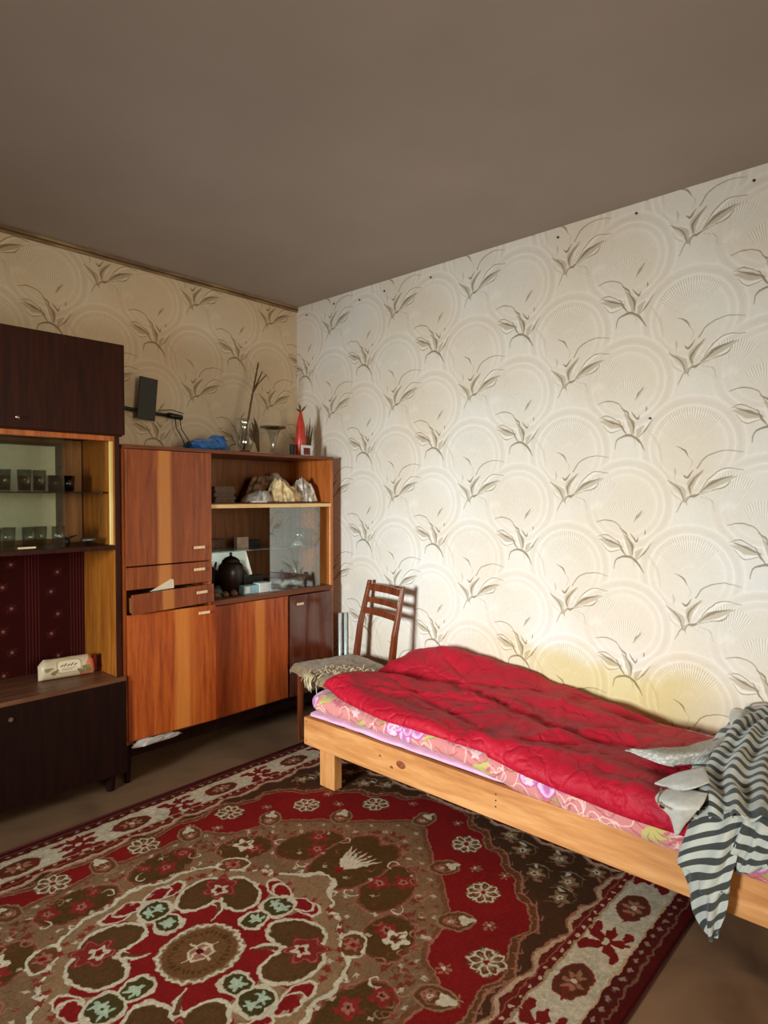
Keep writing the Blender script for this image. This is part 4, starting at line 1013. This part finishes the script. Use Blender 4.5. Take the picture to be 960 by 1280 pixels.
sheet('lapel', M['lining'], [
 [(1.977, .648, .478), (1.982, .618, .485), (1.946, .572, .502), (1.938, .534, .510)],
 [(1.896, .662, .475), (1.877, .620, .490), (1.876, .576, .500), (1.897, .532, .500)],
 [(1.865, .641, .465), (1.845, .597, .482), (1.845, .568, .488), (1.870, .536, .490)],
 [(1.866, .612, .440), (1.856, .590, .452), (1.860, .571, .458), (1.872, .550, .465)],
 [(1.900, .610, .376), (1.896, .604, .378), (1.896, .595, .388), (1.902, .582, .417)]], k=8, amp=.003, seed=6, label='pale folded lapel at the bed edge')
MB().tube([(1.93, .66, .488), (1.865, .645, .474), (1.845, .60, .478)], .0035, 6).build('piping', M['cloth_seat'], Z_, smooth=True)
mb = MB(); mb.tube([(2.66, .64, .51), (2.60, .615, .545), (2.54, .60, .555), (2.47, .585, .55), (2.40, .565, .545)], [.016, .030, .032, .026, .012], 14)
mb.v = [tuple(Vector(v)+Vector((0, 0, 1))*.010*wob(v, 30)) for v in mb.v]
mb.build('rolled_collar', M['lining'], Z_, smooth=True, label='greyish rolled collar')
MB().lathe([(0, 0), (.014, .002), (.017, .010), (.010, .018), (0, .020)], (1.872, .628, .462), 14).build('button', M['dark_box'], Z_, smooth=True)
# ---------------------------------------------------------------- chair
CH = thing('wooden_chair', (2.417, 2.497, 0), 'brown wooden chair with three-slat back against the wall, its seat under a cloth', 'chair')
TC = Matrix.Translation((2.417, 2.497, 0)) @ Matrix.Rotation(R(-14.4), 4, 'Z')
def cpt(x, y, z): return TC @ Vector((x, y, z))
def beam(path, w, d, T=TC):
    """rectangular bar through local points: w across y, d along x, each may be a list"""
    mb = MB(); n = len(path); vs = []
    for i, (x, y, z) in enumerate(path):
        ww = w if not isinstance(w, list) else w[i]; dd = d if not isinstance(d, list) else d[i]
        for a, b in ((-1, -1), (1, -1), (1, 1), (-1, 1)): vs.append(T @ Vector((x+a*dd/2, y+b*ww/2, z)))
    fs = [(i*4+k, i*4+(k+1) % 4, i*4+4+(k+1) % 4, i*4+4+k) for i in range(n-1) for k in range(4)]+[(3, 2, 1, 0), tuple((n-1)*4+k for k in range(4))]
    return mb.add(vs, fs)
for s in (1, -1):
    beam([(-.19, .18*s, .003 if s > 0 else .011), (-.185, .18*s, .405)], [.022, .032], [.022, .032]).build('leg', M['chair_wood'], CH, bevel=.003)
    beam([(.235, .175*s, 0), (.19, .18*s, .22), (.175, .182*s, .42), (.20, .180*s, .60), (.262, .172*s, .86)], [.020, .026, .030, .026, .022], [.024, .034, .036, .032, .022]).build('back_post', M['chair_wood'], CH, bevel=.004)
def slat(z, h, x):
    mb = MB(); n = 10; G = []
    for side in (0, 1):
        pass
    vs = []; fs = []
    for i in range(n+1):
        t = i/n; y = -.172+.344*t; bow = .014*math.sin(math.pi*t); up = .004*math.sin(math.pi*t)
        for dx, dz in ((-.007, -h/2), (.007, -h/2), (.007+.002, h/2+up), (-.007+.002, h/2+up)): vs.append(TC @ Vector((x+bow+dx, y, z+dz)))
    fs = [(i*4+k, i*4+(k+1) % 4, i*4+4+(k+1) % 4, i*4+4+k) for i in range(n) for k in range(4)]+[(3, 2, 1, 0), tuple(n*4+k for k in range(4))]
    mb.add(vs, fs); mb.build('slat', M['chair_wood'], CH, bevel=.003)
slat(.822, .040, .250); slat(.750, .030, .233); slat(.688, .034, .218)
box_l = lambda x0, y0, z0, x1, y1, z1: MB().box(x0, y0, z0, x1, y1, z1, T=TC)
box_l(-.175, -.170, .345, -.155, .170, .395).build('seat_rail', M['chair_wood'], CH, bevel=.002)
box_l(.160, -.170, .345, .180, .170, .395).build('seat_rail', M['chair_wood'], CH, bevel=.002)
for s in (1, -1): box_l(-.16, .168*s-.009, .345, .16, .168*s+.009, .395).build('seat_rail', M['chair_wood'], CH, bevel=.002)
box_l(-.205, -.195, .395, .160, .195, .418).build('seat', M['chair_wood'], CH, bevel=.010)
# cloth on the seat, its left and front edges hanging
mb = MB(); G = []
NN, ML = 60, 60
for i in range(NN+1):
    row = []
    for j in range(ML+1):
        a, b = i/NN, j/ML; x = -.262+.440*a; y = -.205+.43*b
        z = .428+.006*wob((x, y, 0), 12)+.003*wob((x, y, 1), 34)+.008*math.exp(-((a-.35)/.3)**2-((b-.4)/.3)**2)
        dx = max(0, -.212-x); dl = max(0, y-.202)
        z -= .75*dx+.9*dl; x2 = x+.45*dx; y2 = y-.6*dl
        x2 += .006*math.sin(y*60)*(dx > 0)*dx*20
        p = TC @ Vector((x2, y2, z)); row.append(np.array(p))
    G.append(row)
mb.grid(G, uv=grid_uv(G))
sc_ = mb.build('seat_cloth', M['cloth_seat'], smooth=True, solid=.006, label='worn olive-grey cloth lying over the chair seat, fringed in front', category='cloth')
fr = MB(); rng = random.Random(8)
for k in range(30):   # knotted cream fringe bunched at the front right corner of the seat
    a = rng.random(); bx = -.245+.11*rng.random()+.22*a*a; by = -.02-.17*rng.random()-.05*a
    p = Vector((bx, by, .447+.006*rng.random())); pts = []
    th = rng.random()*6.28
    for s in range(9):
        th += rng.uniform(-.9, .9); p = p+Vector((math.cos(th)*.008, math.sin(th)*.008, 0))
        dz = max(0, -.225-p.x)*1.3
        pts.append(TC @ Vector((max(p.x, -.262), p.y, .442+.008*math.sin(s*1.3+k)-dz)))
    fr.tube(pts, .0022, 5)
for k in range(22):
    by = -.02-.10*rng.random(); x = -.258-.006*rng.random(); L = .03+.045*rng.random()
    fr.tube([TC @ Vector((x+.02, by, .436)), TC @ Vector((x, by+.003, .42)), TC @ Vector((x-.003, by+.005*rng.uniform(-1, 1), .42-L*.5)), TC @ Vector((x+.002, by+.01*rng.uniform(-1, 1), .42-L))], .003, 5)
fr.build('fringe', M['lace'], sc_, smooth=True, kind='stuff', label='cream knotted fringe')

# ---------------------------------------------------------------- things in the display cabinet
_r = random.Random(2)
DIRS = [(Vector((_r.uniform(-1, 1), _r.uniform(-1, 1), _r.uniform(-.35, .35))).normalized(), f, a) for f, a in ((2.6, .7), (4.0, .5), (5.5, .4), (8.0, .22), (12, .10))]
def blob(name, m, c, rad, seed, label, cat, group=None, jag=.35, fl=.0, parent=None, det=4):
    bm = bmesh.new(); bmesh.ops.create_icosphere(bm, subdivisions=det, radius=1)
    vs = []
    for v in bm.verts:
        p = v.co.copy(); n = 0
        wq = p+.6*Vector((noise.noise(p*1.3+Vector((seed, 0, 0))), noise.noise(p*1.3+Vector((0, seed, 0))), noise.noise(p*1.3+Vector((0, 0, seed)))))
        for d_, f_, a_ in DIRS: n += a_*(1-abs(math.sin(wq.dot(d_)*f_+seed*f_)))
        k = 1+jag*(n-.75)*1.3; q = Vector((p.x*rad[0]*k, p.y*rad[1]*k, p.z*rad[2]*k)); q.z = max(q.z, -rad[2]*.80)
        vs.append(Vector(c)+q)
    zmin = min(v.z for v in vs); fs = [tuple(v.index for v in f.verts) for f in bm.faces]; bm.free()
    vs = [v-Vector((0, 0, zmin-c[2])) for v in vs]
    mb = MB(); mb.add(vs, fs); kw = {}
    if label: kw = dict(label=label, category=cat)
    if group: kw['group'] = group
    return mb.build(name, m, parent, smooth=True, **kw)
ZO = ZS+.0242
G1 = 'crumpled clothes on the open shelf'
def drape(m, c, rad, h, seed, n, label, tilt=(0, 0)):
    """a cloth dropped in a heap: folds run down from a wandering crest and flare into scalloped hems"""
    mb = MB(); G, UVs = [], []; NR, NT = 26, 128
    for i in range(NR+1):
        r = i/NR; row, ur = [], []
        for k in range(NT+1):
            t = 2*math.pi*k/NT; cs, sn = math.cos(t), math.sin(t)
            q = Vector((cs*1.1+seed, sn*1.1, r*.9)); w = noise.noise(q)*1.6+noise.noise(q*2.3)*.7
            f = math.sin(n*t+5*w+1.5*r); f2 = math.sin(n*2.3*t+7*w-3*r)
            R_ = 1+.22*noise.noise(Vector((cs*1.5, sn*1.5+seed, 3)))
            rr = r**.7*R_*(1+(.10*f+.05*f2)*r)
            z = h*((1-r**2.4)*(1+.30*noise.noise(Vector((cs*r*2.2+seed, sn*r*2.2, 7))))+.10*f*r*(1-r)*2+.07*f2*(r*(1-r)*2))
            row.append(np.array((c[0]+cs*rr*rad[0]+tilt[0]*(1-r), c[1]+sn*rr*rad[1]+tilt[1]*(1-r), c[2]+.0045+max(0, z)))); ur.append((k/NT*.5, r*.2))
        G.append(row); UVs.append(ur)
    mb.grid(G, uv=UVs)
    return mb.build('crumpled_cloth', m, smooth=True, solid=.003, label=label, category='cloth', group=G1)
drape(M['cloth_brown'], (2.345, 3.165, ZO), (.120, .085), .150, 7.7, 7, 'brown patterned bundle at the back of the clothes pile', (.03, 0))
drape(M['cloth_white'], (2.490, 3.170, ZO), (.105, .080), .150, 9.4, 6, 'pale cloth heaped at the back right of the clothes pile', (-.04, 0))
drape(M['cloth_grey'], (2.215, 3.020, ZO), (.090, .070), .062, 1.3, 5, 'flat greyish bundle at the left end of the clothes pile', (.03, 0))
drape(M['cloth_cream'], (2.395, 3.000, ZO), (.100, .075), .118, 3.1, 6, 'cream crumpled cloth in the middle of the clothes pile', (-.02, .02))
drape(M['cloth_white'], (2.555, 3.020, ZO), (.080, .085), .130, 5.2, 5, 'white flowered cloth at the right end of the clothes pile', (.0, .02))
o = MB(); o.box(2.14, 2.945, ZO, 2.235, 2.985, ZO+.012); o.build('folded_paper', M['white_card'], bevel=.004, label='small bright white packet lying in front of the clothes pile', category='packet')
for k, (h, c, dx) in enumerate(((.020, (110, 92, 62), 0), (.014, (112, 96, 72), .006), (.020, (86, 70, 46), -.006), (.012, (124, 106, 80), .004), (.022, (126, 104, 70), -.003))):
    z = ZO+sum((.020, .014, .020, .012, .022)[:k])+.0004*k
    pos = ('lowest', 'second from the bottom', 'middle', 'second from the top', 'topmost')[k]
    b_ = thing('booklet', (2.01+dx, 3.09, z), f'dim brown booklet, {pos} in the small stack on the open shelf', 'book', 'stacked booklets on the open shelf')
    box('cover', plain(f'cover_{k}', c, .7), (1.945+dx, 3.03, z, 2.078+dx, 3.15, z+.0016), b_, bevel=0); box('cover', plain(f'cover_top_{k}', c, .7), (1.945+dx, 3.03, z+h-.0016, 2.078+dx, 3.15, z+h), b_, bevel=0)
    box('pages', M['brownish'], (1.949+dx, 3.034, z+.0016, 2.074+dx, 3.146, z+h-.0016), b_, bevel=0)
# middle glass shelf
ZM = 1.0523
box('small_box', M['pale_box'], (2.135, 3.10, ZM, 2.215, 3.13, ZM+.062), None, label='little pale square box on the glass shelf', category='box')
for x, h, r in ((1.885, .12, .022), (1.935, .085, .018)):
    MB().lathe([(0, 0), (r, 0), (r, h*.6), (r*.45, h*.78), (r*.45, h), (0, h)], (x, 3.13, ZM), 16).build('dark_bottle', M['dark_box'], smooth=True, label='taller dark bottle at the left end of the glass shelf' if h > .1 else 'shorter dark bottle beside the taller one on the glass shelf', category='bottle', group='dark bottles on the glass shelf')
box('brown_case', M['brownish'], (2.00, 3.19, ZM, 2.12, 3.25, ZM+.05), None, label='low brown case at the back of the glass shelf', category='case')
box('dark_case', M['dark_box'], (2.24, 3.18, ZM, 2.36, 3.24, ZM+.035), None, label='flat dark case at the back of the glass shelf, right of the pale box', category='case')
t = thing('glass_bell', (2.50, 3.00, ZM), 'clear glass bell-shaped stopper bottle on the glass shelf behind the pane', 'glass')
MB().lathe([(.034, 0), (.036, .004), (.030, .02), (.014, .036), (.009, .06), (.009, .085), (.014, .09), (0, .094)], (2.50, 3.00, ZM), 20).build('bowl', M['clear'], t, smooth=True)
MB().lathe([(0, 0), (.033, 0), (.030, .012), (.013, .026), (0, .028)], (2.50, 3.00, ZM+.002), 20).build('filling', M['white_card'], t, smooth=True)
t = MB().lathe([(.0, 0), (.04, 0), (.042, .05), (.05, .10), (.052, .10), (.044, .05), (.042, .002)], (2.585, 3.08, ZM), 24)
t.build('glass_beaker', M['clear'], smooth=True, label='wide clear glass on the glass shelf, right of the bell', category='glass')
# base shelf of the glass section
ZBs = ZG+.0262
def jar(x, y, s, lab):
    t = thing('black_jar', (x, y, ZBs), lab, 'jar', 'black lidded jars in the cabinet')
    MB().lathe([(0, 0), (.045*s, 0), (.047*s, .01*s), (.066*s, .06*s), (.074*s, .11*s), (.066*s, .155*s), (.045*s, .175*s)], (x, y, ZBs), 26).build('body', M['black_ceramic'], t, smooth=True)
    MB().lathe([(.050*s, .174*s), (.050*s, .180*s), (.030*s, .198*s), (.008*s, .206*s), (.006*s, .214*s), (.010*s, .222*s), (0, .228*s)], (x, y, ZBs), 26).build('lid', M['black_ceramic'], t, smooth=True)
    return t
jar(2.055, 3.045, 1.0, 'black clay jar with domed lid standing before the white panel')
t = jar(1.930, 3.14, .93, 'black pot with a spout, half hidden at the left of the niche')
MB().tube([(1.978, 3.11, ZBs+.11), (1.990, 3.105, ZBs+.14), (1.996, 3.10, ZBs+.172)], [.012, .008, .006], 10).build('spout', M['black_ceramic'], t, smooth=True)
MB().prism([(1.83, ZBs), (2.375, ZBs), (2.305, 1.040), (1.83, 1.040)], 1, 3.262, 3.270).build('propped_mirror', M['mirror'], label='pale mirror panel propped behind the black jars', category='mirror', bevel=.001)
t = thing('cyan_box', (2.12, 2.955, ZBs), 'pale blue carton lying right of the black jar', 'box')
box('carton', M['cyan_box'], (2.065, 2.93, ZBs, 2.160, 2.985, ZBs+.045), t); box('flap', M['white_card'], (2.070, 2.928, ZBs+.006, 2.100, 2.9295, ZBs+.040), t, bevel=0)
box('white_carton', M['white_card'], (2.163, 2.925, ZBs, 2.245, 2.99, ZBs+.052), None, label='small white carton next to the pale blue one', category='box')
box('black_case', M['dark_box'], (2.125, 3.02, ZBs, 2.26, 3.08, ZBs+.085), None, label='low black case behind the cartons', category='case')
for k, (x, y, r, h) in enumerate(((1.90, 2.955, .020, .035), (1.955, 2.95, .018, .030), (2.005, 2.945, .020, .034), (1.86, 2.96, .016, .05))):
    lab = ('second small brown trinket from the left before the jars', 'third small brown trinket from the left before the jars', 'rightmost small brown trinket before the jars', 'leftmost and tallest brown trinket before the jars')[k]
    MB().lathe([(0, 0), (r, 0), (r*1.1, h*.4), (r*.7, h*.8), (0, h)], (x, y, ZBs), 14).build('trinket', M['brownish'], smooth=True, label=lab, category='trinket', group='trinkets before the black jars')
t = thing('glass_jar', (2.475, 2.985, ZBs), 'clear glass jar with ball lid standing behind the sliding pane', 'jar')
MB().lathe([(0, 0), (.038, 0), (.050, .025), (.044, .055), (.030, .065), (.032, .07), (.042, .055), (.046, .025)], (2.475, 2.985, ZBs), 24).build('body', M['clear'], t, smooth=True)
MB().lathe([(.034, .067), (.026, .080), (.022, .10), (.026, .112), (0, .122)], (2.475, 2.985, ZBs), 24).build('lid', M['clear'], t, smooth=True)
MB().lathe([(0, .003), (.040, .02), (.034, .045), (0, .05)], (2.475, 2.985, ZBs), 20).build('contents', M['white_card'], t, smooth=True)
MB().lathe([(0, 0), (.03, 0), (.045, .02), (.048, .035), (.043, .035), (.036, .014)], (2.365, 2.99, ZBs), 24).build('white_dish', M['white_card'], smooth=True, label='small white dish behind the left edge of the sliding pane', category='dish')
MB().lathe([(0, 0), (.036, 0), (.04, .05), (.037, .05), (.033, .004)], (2.31, 3.07, ZBs), 20).build('dark_cup', M['dark_box'], smooth=True, label='dark cup between the white panel and the dish', category='cup')
for x, y, lab in ((2.575, 3.03, 'smoked tumbler nearest the right side panel'), (2.545, 3.12, 'smoked tumbler behind the glass jar')):
    MB().lathe([(0, 0), (.030, 0), (.036, .07), (.033, .07), (.028, .004)], (x, y, ZBs), 20).build('tumbler', M['smoke'], smooth=True, label=lab, category='tumbler', group='smoked tumblers in the cabinet')
box('white_chip', M['white_card'], (2.40, 2.915, ZBs, 2.43, 2.925, ZBs+.006), None, label='tiny white scrap on the ledge in front of the glass jar', category='scrap')
# paper sticking out of the open drawer
MB().prism([(1.475, .900), (1.60, .905), (1.598, .946), (1.585, .950)], 1, YF+.004-.020, YF-.0175).build('paper_sheet', M['cream_paper'], label='corner of cream paper sticking up out of the open drawer', category='paper')
# plastic bag bits under the lower door
blob('plastic_bag', M['cloth_grey'], (1.50, YF-.010, .172), (.105, .012, .018), 4.2, 'crumpled grey plastic bag poking out under the lower left door of the cabinet', 'bag', jag=.4)
# ---------------------------------------------------------------- on top of the display cabinet
ZC = ZT+.0003
t = thing('glass_vase', (2.19, 3.10, ZC), 'round-bellied clear glass vase with a dark red foot, holding dry twigs', 'vase')
MB().lathe([(.026, .020), (.042, .040), (.050, .075), (.040, .115), (.030, .140), (.036, .175), (.052, .205)], (2.19, 3.10, ZC), 26, jag=.04).build('body', M['clear'], t, smooth=True)
MB().lathe([(0, 0), (.040, 0), (.043, .012), (.030, .024), (0, .026)], (2.19, 3.10, ZC), 26).build('foot', M['red_base'], t, smooth=True)
t = thing('dry_twig', (2.19, 3.10, ZC+.03), 'tall dry twig with side shoots leaning out of the round vase', 'twig')
main = [(2.185, 3.10, ZC+.03), (2.205, 3.10, ZC+.15), (2.235, 3.10, ZC+.30), (2.262, 3.10, ZC+.42), (2.290, 3.10, ZC+.545)]
MB().tube(main, [.006, .007, .006, .005, .004], 8).build('stem', M['twig'], t, smooth=True)
MB().tube([(2.255, 3.10, ZC+.37), (2.28, 3.09, ZC+.42), (2.335, 3.09, ZC+.475)], [.004, .003], 6).build('side_shoot', M['twig'], t, smooth=True)
MB().tube([(2.258, 3.10, ZC+.385), (2.30, 3.11, ZC+.45), (2.325, 3.11, ZC+.50)], [.004, .003], 6).build('side_shoot', M['twig'], t, smooth=True)
b_ = MB()
for k in range(34):
    s = .3+.7*k/34; i = s*4; a = int(min(3, i)); p = Vector(main[a]).lerp(Vector(main[a+1]), i-a); an = k*2.4
    b_.tube([p, p+Vector((math.cos(an)*.008, math.sin(an)*.008, .010))], [.003, .001], 5)
b_.build('bud', M['twig'], t, smooth=True, kind='stuff')
t = thing('fluted_vase', (2.365, 3.06, ZC), 'slender clear vase with a wide flat rim, beside the round vase', 'vase')
MB().lathe([(0, 0), (.042, 0), (.040, .010), (.018, .030), (.014, .060), (.026, .110), (.040, .150), (.072, .165), (.076, .170), (.068, .170), (.036, .156)], (2.365, 3.06, ZC), 28, jag=.05).build('body', M['clear'], t, smooth=True)
MB().lathe([(.070, .166), (.077, .168), (.077, .173), (.070, .172)], (2.365, 3.06, ZC), 28).build('rim', M['dry_leaf'], t, smooth=True, label='dark rim')
t = thing('dried_plant', (2.33, 3.11, ZC+.03), 'dried brown leaf spray standing behind the fluted vase', 'plant')
for k, (dx, dz, w) in enumerate(((-.06, .16, .016), (-.045, .20, .013), (-.03, .23, .01), (-.075, .13, .012))):
    p0 = Vector((2.315, 3.13, ZC)); p1 = p0+Vector((dx*.3, .0, dz*.6)); p2 = p0+Vector((dx, .01, dz))
    MB().tube([p0, p1, p1.lerp(p2, .5), p2], [.003, .008, w, .001], 8, flat=.35).build('leaf', M['dry_leaf'], t, smooth=True)
t = thing('red_cone', (2.56, 3.04, ZC), 'tall translucent red cone ornament with a dark leafy tip', 'ornament')
MB().lathe([(0, 0), (.030, 0), (.030, .05), (.034, .06), (.033, .12), (.024, .20), (.012, .262), (.006, .285), (0, .288)], (2.56, 3.04, ZC), 20).build('body', M['red_glass'], t, smooth=True)
tp = MB()
for a, r, h in ((.2, .045, .03), (.9, .04, .055), (2.6, .03, .02), (-.5, .04, .045), (3.6, .05, .018), (1.6, .02, .06)):
    p = Vector((2.56, 3.04, ZC+.275)); tp.tube([p, p+Vector((math.cos(a)*r*.5, math.sin(a)*r*.5, h*.6)), p+Vector((math.cos(a)*r, math.sin(a)*r, h))], [.003, .006, .001], 6, flat=.5)
tp.build('tip', M['dry_leaf'], t, smooth=True, label='dry leafy tip', kind='stuff')
t = thing('picture_card', (2.545, 2.985, ZC), 'little cream card frame leaning before the red cone', 'frame')
f = MB(); x0, x1, z0, z1, y = 2.515, 2.602, ZC, ZC+.070, 2.978
f.box(x0, y, z0, x0+.016, y+.006, z1); f.box(x1-.016, y, z0, x1, y+.006, z1); f.box(x0+.016, y, z0, x1-.016, y+.006, z0+.012); f.box(x0+.016, y, z1-.016, x1-.016, y+.006, z1)
f.build('frame', M['white_card'], t); box('picture', M['red_base'], (x0+.014, y+.003, z0+.010, x1-.014, y+.005, z1-.014), t, bevel=0)
MB().box(2.165, 2.965, ZC, 2.298, 2.985, ZC+.010).build('white_stick', M['cream_paper'], bevel=.003, label='short white stick lying between the two vases', category='stick')
box('dark_figure', M['dark_box'], (2.475, 3.02, ZC, 2.500, 3.045, ZC+.075), None, label='small dark upright object left of the red cone', category='ornament', bevel=.006)
# dry grass stalks whose shadows fall on the bright wall
t = thing('grass_stalks', (2.63, 3.02, ZC), 'bunch of thin dry stalks by the bright wall behind the red cone', 'plant')
for k in range(7):
    x = 2.60+.012*k; MB().tube([(x, 3.09, ZC), (x+.004*(k-3), 3.09, ZC+.12), (x+.010*(k-3), 3.09, ZC+.20+.03*(k % 3))], [.007, .008, .001], 6, flat=.5).build('stalk', M['dry_leaf'], t, smooth=True)
# blue cloth bag
blob('blue_bag', M['blue_cloth'], (1.915, 3.06, ZC), (.115, .07, .040), 2.6, 'crumpled blue nylon bag on top of the cabinet', 'bag', jag=.28)
blob('blue_bag_end', M['blue_cloth'], (1.985, 3.055, ZC), (.055, .05, .052), 6.6, None, None, jag=.3, parent=None)
o2 = bpy.data.objects['blue_bag_end']; ob = bpy.data.objects['blue_bag']; loc = o2.location.copy(); o2.parent = ob; o2.location = loc-ob.location; o2.name = 'bunched_end'
# indoor aerial: flat panel on a bar, two cables down to the cabinet top
t = thing('indoor_aerial', (1.70, 3.27, 1.79), 'black indoor aerial with flat panel on a horizontal bar, fixed to the back wall', 'antenna')
Ta = Matrix.Translation((1.675, 3.255, 1.862)) @ Matrix.Rotation(R(5), 4, 'Y') @ Matrix.Translation((-1.675, -3.255, -1.862))
MB().box(1.622, 3.236, 1.758, 1.722, 3.252, 1.982, T=Ta).build('panel', M['black2'], t, bevel=.003)
MB().tube([(1.42, 3.264, 1.83), (1.60, 3.264, 1.808), (1.885, 3.264, 1.790)], .010, 10).build('bar', M['black'], t, smooth=True)
MB().tube([(1.80, 3.262, 1.797), (1.885, 3.262, 1.790)], .015, 10).build('bar_end', M['black'], t, smooth=True)
box('wall_bracket', M['black'], (1.655, 3.272, 1.80, 1.69, BY, 1.83), t)
for x, e in ((1.845, 1.885), (1.875, 1.925)):
    MB().tube([(x, 3.262, 1.785), (x+.005, 3.262, 1.73), ((x+e)/2+.01, 3.24, 1.67), (e, 3.20, ZC+.004)], .0028, 6).build('cable', M['black'], t, smooth=True)
MB().tube([(1.74, 3.25, 1.815), (1.82, 3.25, 1.826), (1.89, 3.25, 1.812)], .0025, 6).build('cable', M['black'], t, smooth=True)
# ---------------------------------------------------------------- glassware in the dark unit
def tumbler(x, y, z, r, h, m, lab, grp, fill=None):
    t = thing('tumbler', (x, y, z), lab, 'glass', grp)
    MB().lathe([(0, 0), (r*.82, 0), (r, h), (r*.93, h), (r*.78, .006), (0, .006)], (x, y, z), 20).build('wall', m, t, smooth=True)
    if fill: MB().lathe([(0, .0065), (r*.74, .0065), (r*.86, h*.72), (0, h*.72)], (x, y, z), 20).build('dark_band', fill, t, smooth=True)
    return t
ordn = ('leftmost', 'second', 'third', 'fourth', 'fifth', 'sixth')
for k, x in enumerate((.845, .915, .985, 1.055)):
    tumbler(x, 3.00+.03*(k % 2), 1.3704, .030, .095, M['clear'], f'dark-filled tumbler on the dim upper glass shelf, {ordn[k]} from the left', 'tumblers on the upper shelf of the dark unit', M['smoke'])
for k, x in enumerate((1.135, 1.20)):
    tumbler(x, 3.08, 1.3704, .027, .075, M['smoke'], ('smoky tumbler on the upper shelf by the edge of the pane', 'rearmost smoky tumbler on the upper shelf, right of the pane edge')[k], 'tumblers on the upper shelf of the dark unit')
for k, x in enumerate((.86, .925, .990, 1.050, 1.110)):
    tumbler(x, 2.97+.04*(k % 2), 1.1284, .028, .090, M['clear'], f'clear tumbler on the bottom board behind the pane, {ordn[k]} from the left', 'tumblers on the bottom board of the dark unit')
MB().lathe([(0, 0), (.018, 0), (.034, .018), (.040, .032), (.037, .032), (.030, .018), (.010, .004)], (1.232, 2.96, 1.1284), 24).build('glass_bowl', M['clear'], smooth=True, label='little glass bowl on the board beside the yellow strip', category='bowl')
t = thing('dark_figurine', (1.165, 3.03, 1.1284), 'small dark bird-like figurine just right of the pane edge', 'figurine')
MB().lathe([(0, 0), (.014, 0), (.020, .016), (.012, .034), (0, .038)], (1.165, 3.03, 1.1284), 14).build('body', M['dark_box'], t, smooth=True)
MB().tube([(1.165, 3.03, 1.150), (1.19, 3.03, 1.165), (1.215, 3.03, 1.172)], [.008, .005, .002], 8).build('beak', M['dark_box'], t, smooth=True)
# wet-wipe packet on the chest
t = thing('wipes_packet', (1.165, 3.03, .5253), 'printed soft packet of wipes lying in the open niche', 'packet')
mb = MB(); G, UVs = [], []
for i in range(31):
    a = i/30; x = 1.045+.235*a; row, ur = [], []
    e = min(1, min(a, 1-a)/.10); th = .026*(1-(1-e)**2)**.5+.002; hh_ = .046*(.72+.28*min(1, e))
    for k in range(33):
        q = 2*math.pi*k/32; yy = 3.03+math.sin(q)*th*(1+.1*wob((x*3, 0, q), 3)); zz = .5253+hh_+math.cos(q)*-hh_*.98
        zz = .5253+max(0, zz-.5253)+.004*wob((x, q, 0), 20)*(zz > .55)
        row.append(np.array((x+.012*(zz-.55), yy-.03*(a-.5)+.25*(zz-.5253)*.3, zz))); ur.append((x-1.045, (zz-.5253)*1.2))
    G.append(row); UVs.append(ur)
mb.grid(G, uv=UVs); mb.build('wrapper', M['wipes'], t, smooth=True)
MB().box(1.276, 3.005, .532, 1.288, 3.030, .612).build('sealed_end', M['red_base'], t, bevel=.003)
# ---------------------------------------------------------------- two rods in the corner
t = thing('curtain_rods', (2.735, 2.865, 0), 'pair of pale metal rods standing upright between cabinet and wall', 'rod')
MB().tube([(2.725, 2.865, 0), (2.727, 2.868, .628)], .0105, 14).build('rod', M['silver'], t, smooth=True)
MB().tube([(2.744, 2.835, 0), (2.746, 2.838, .632)], .0105, 14).build('rod', M['silver'], t, smooth=True)
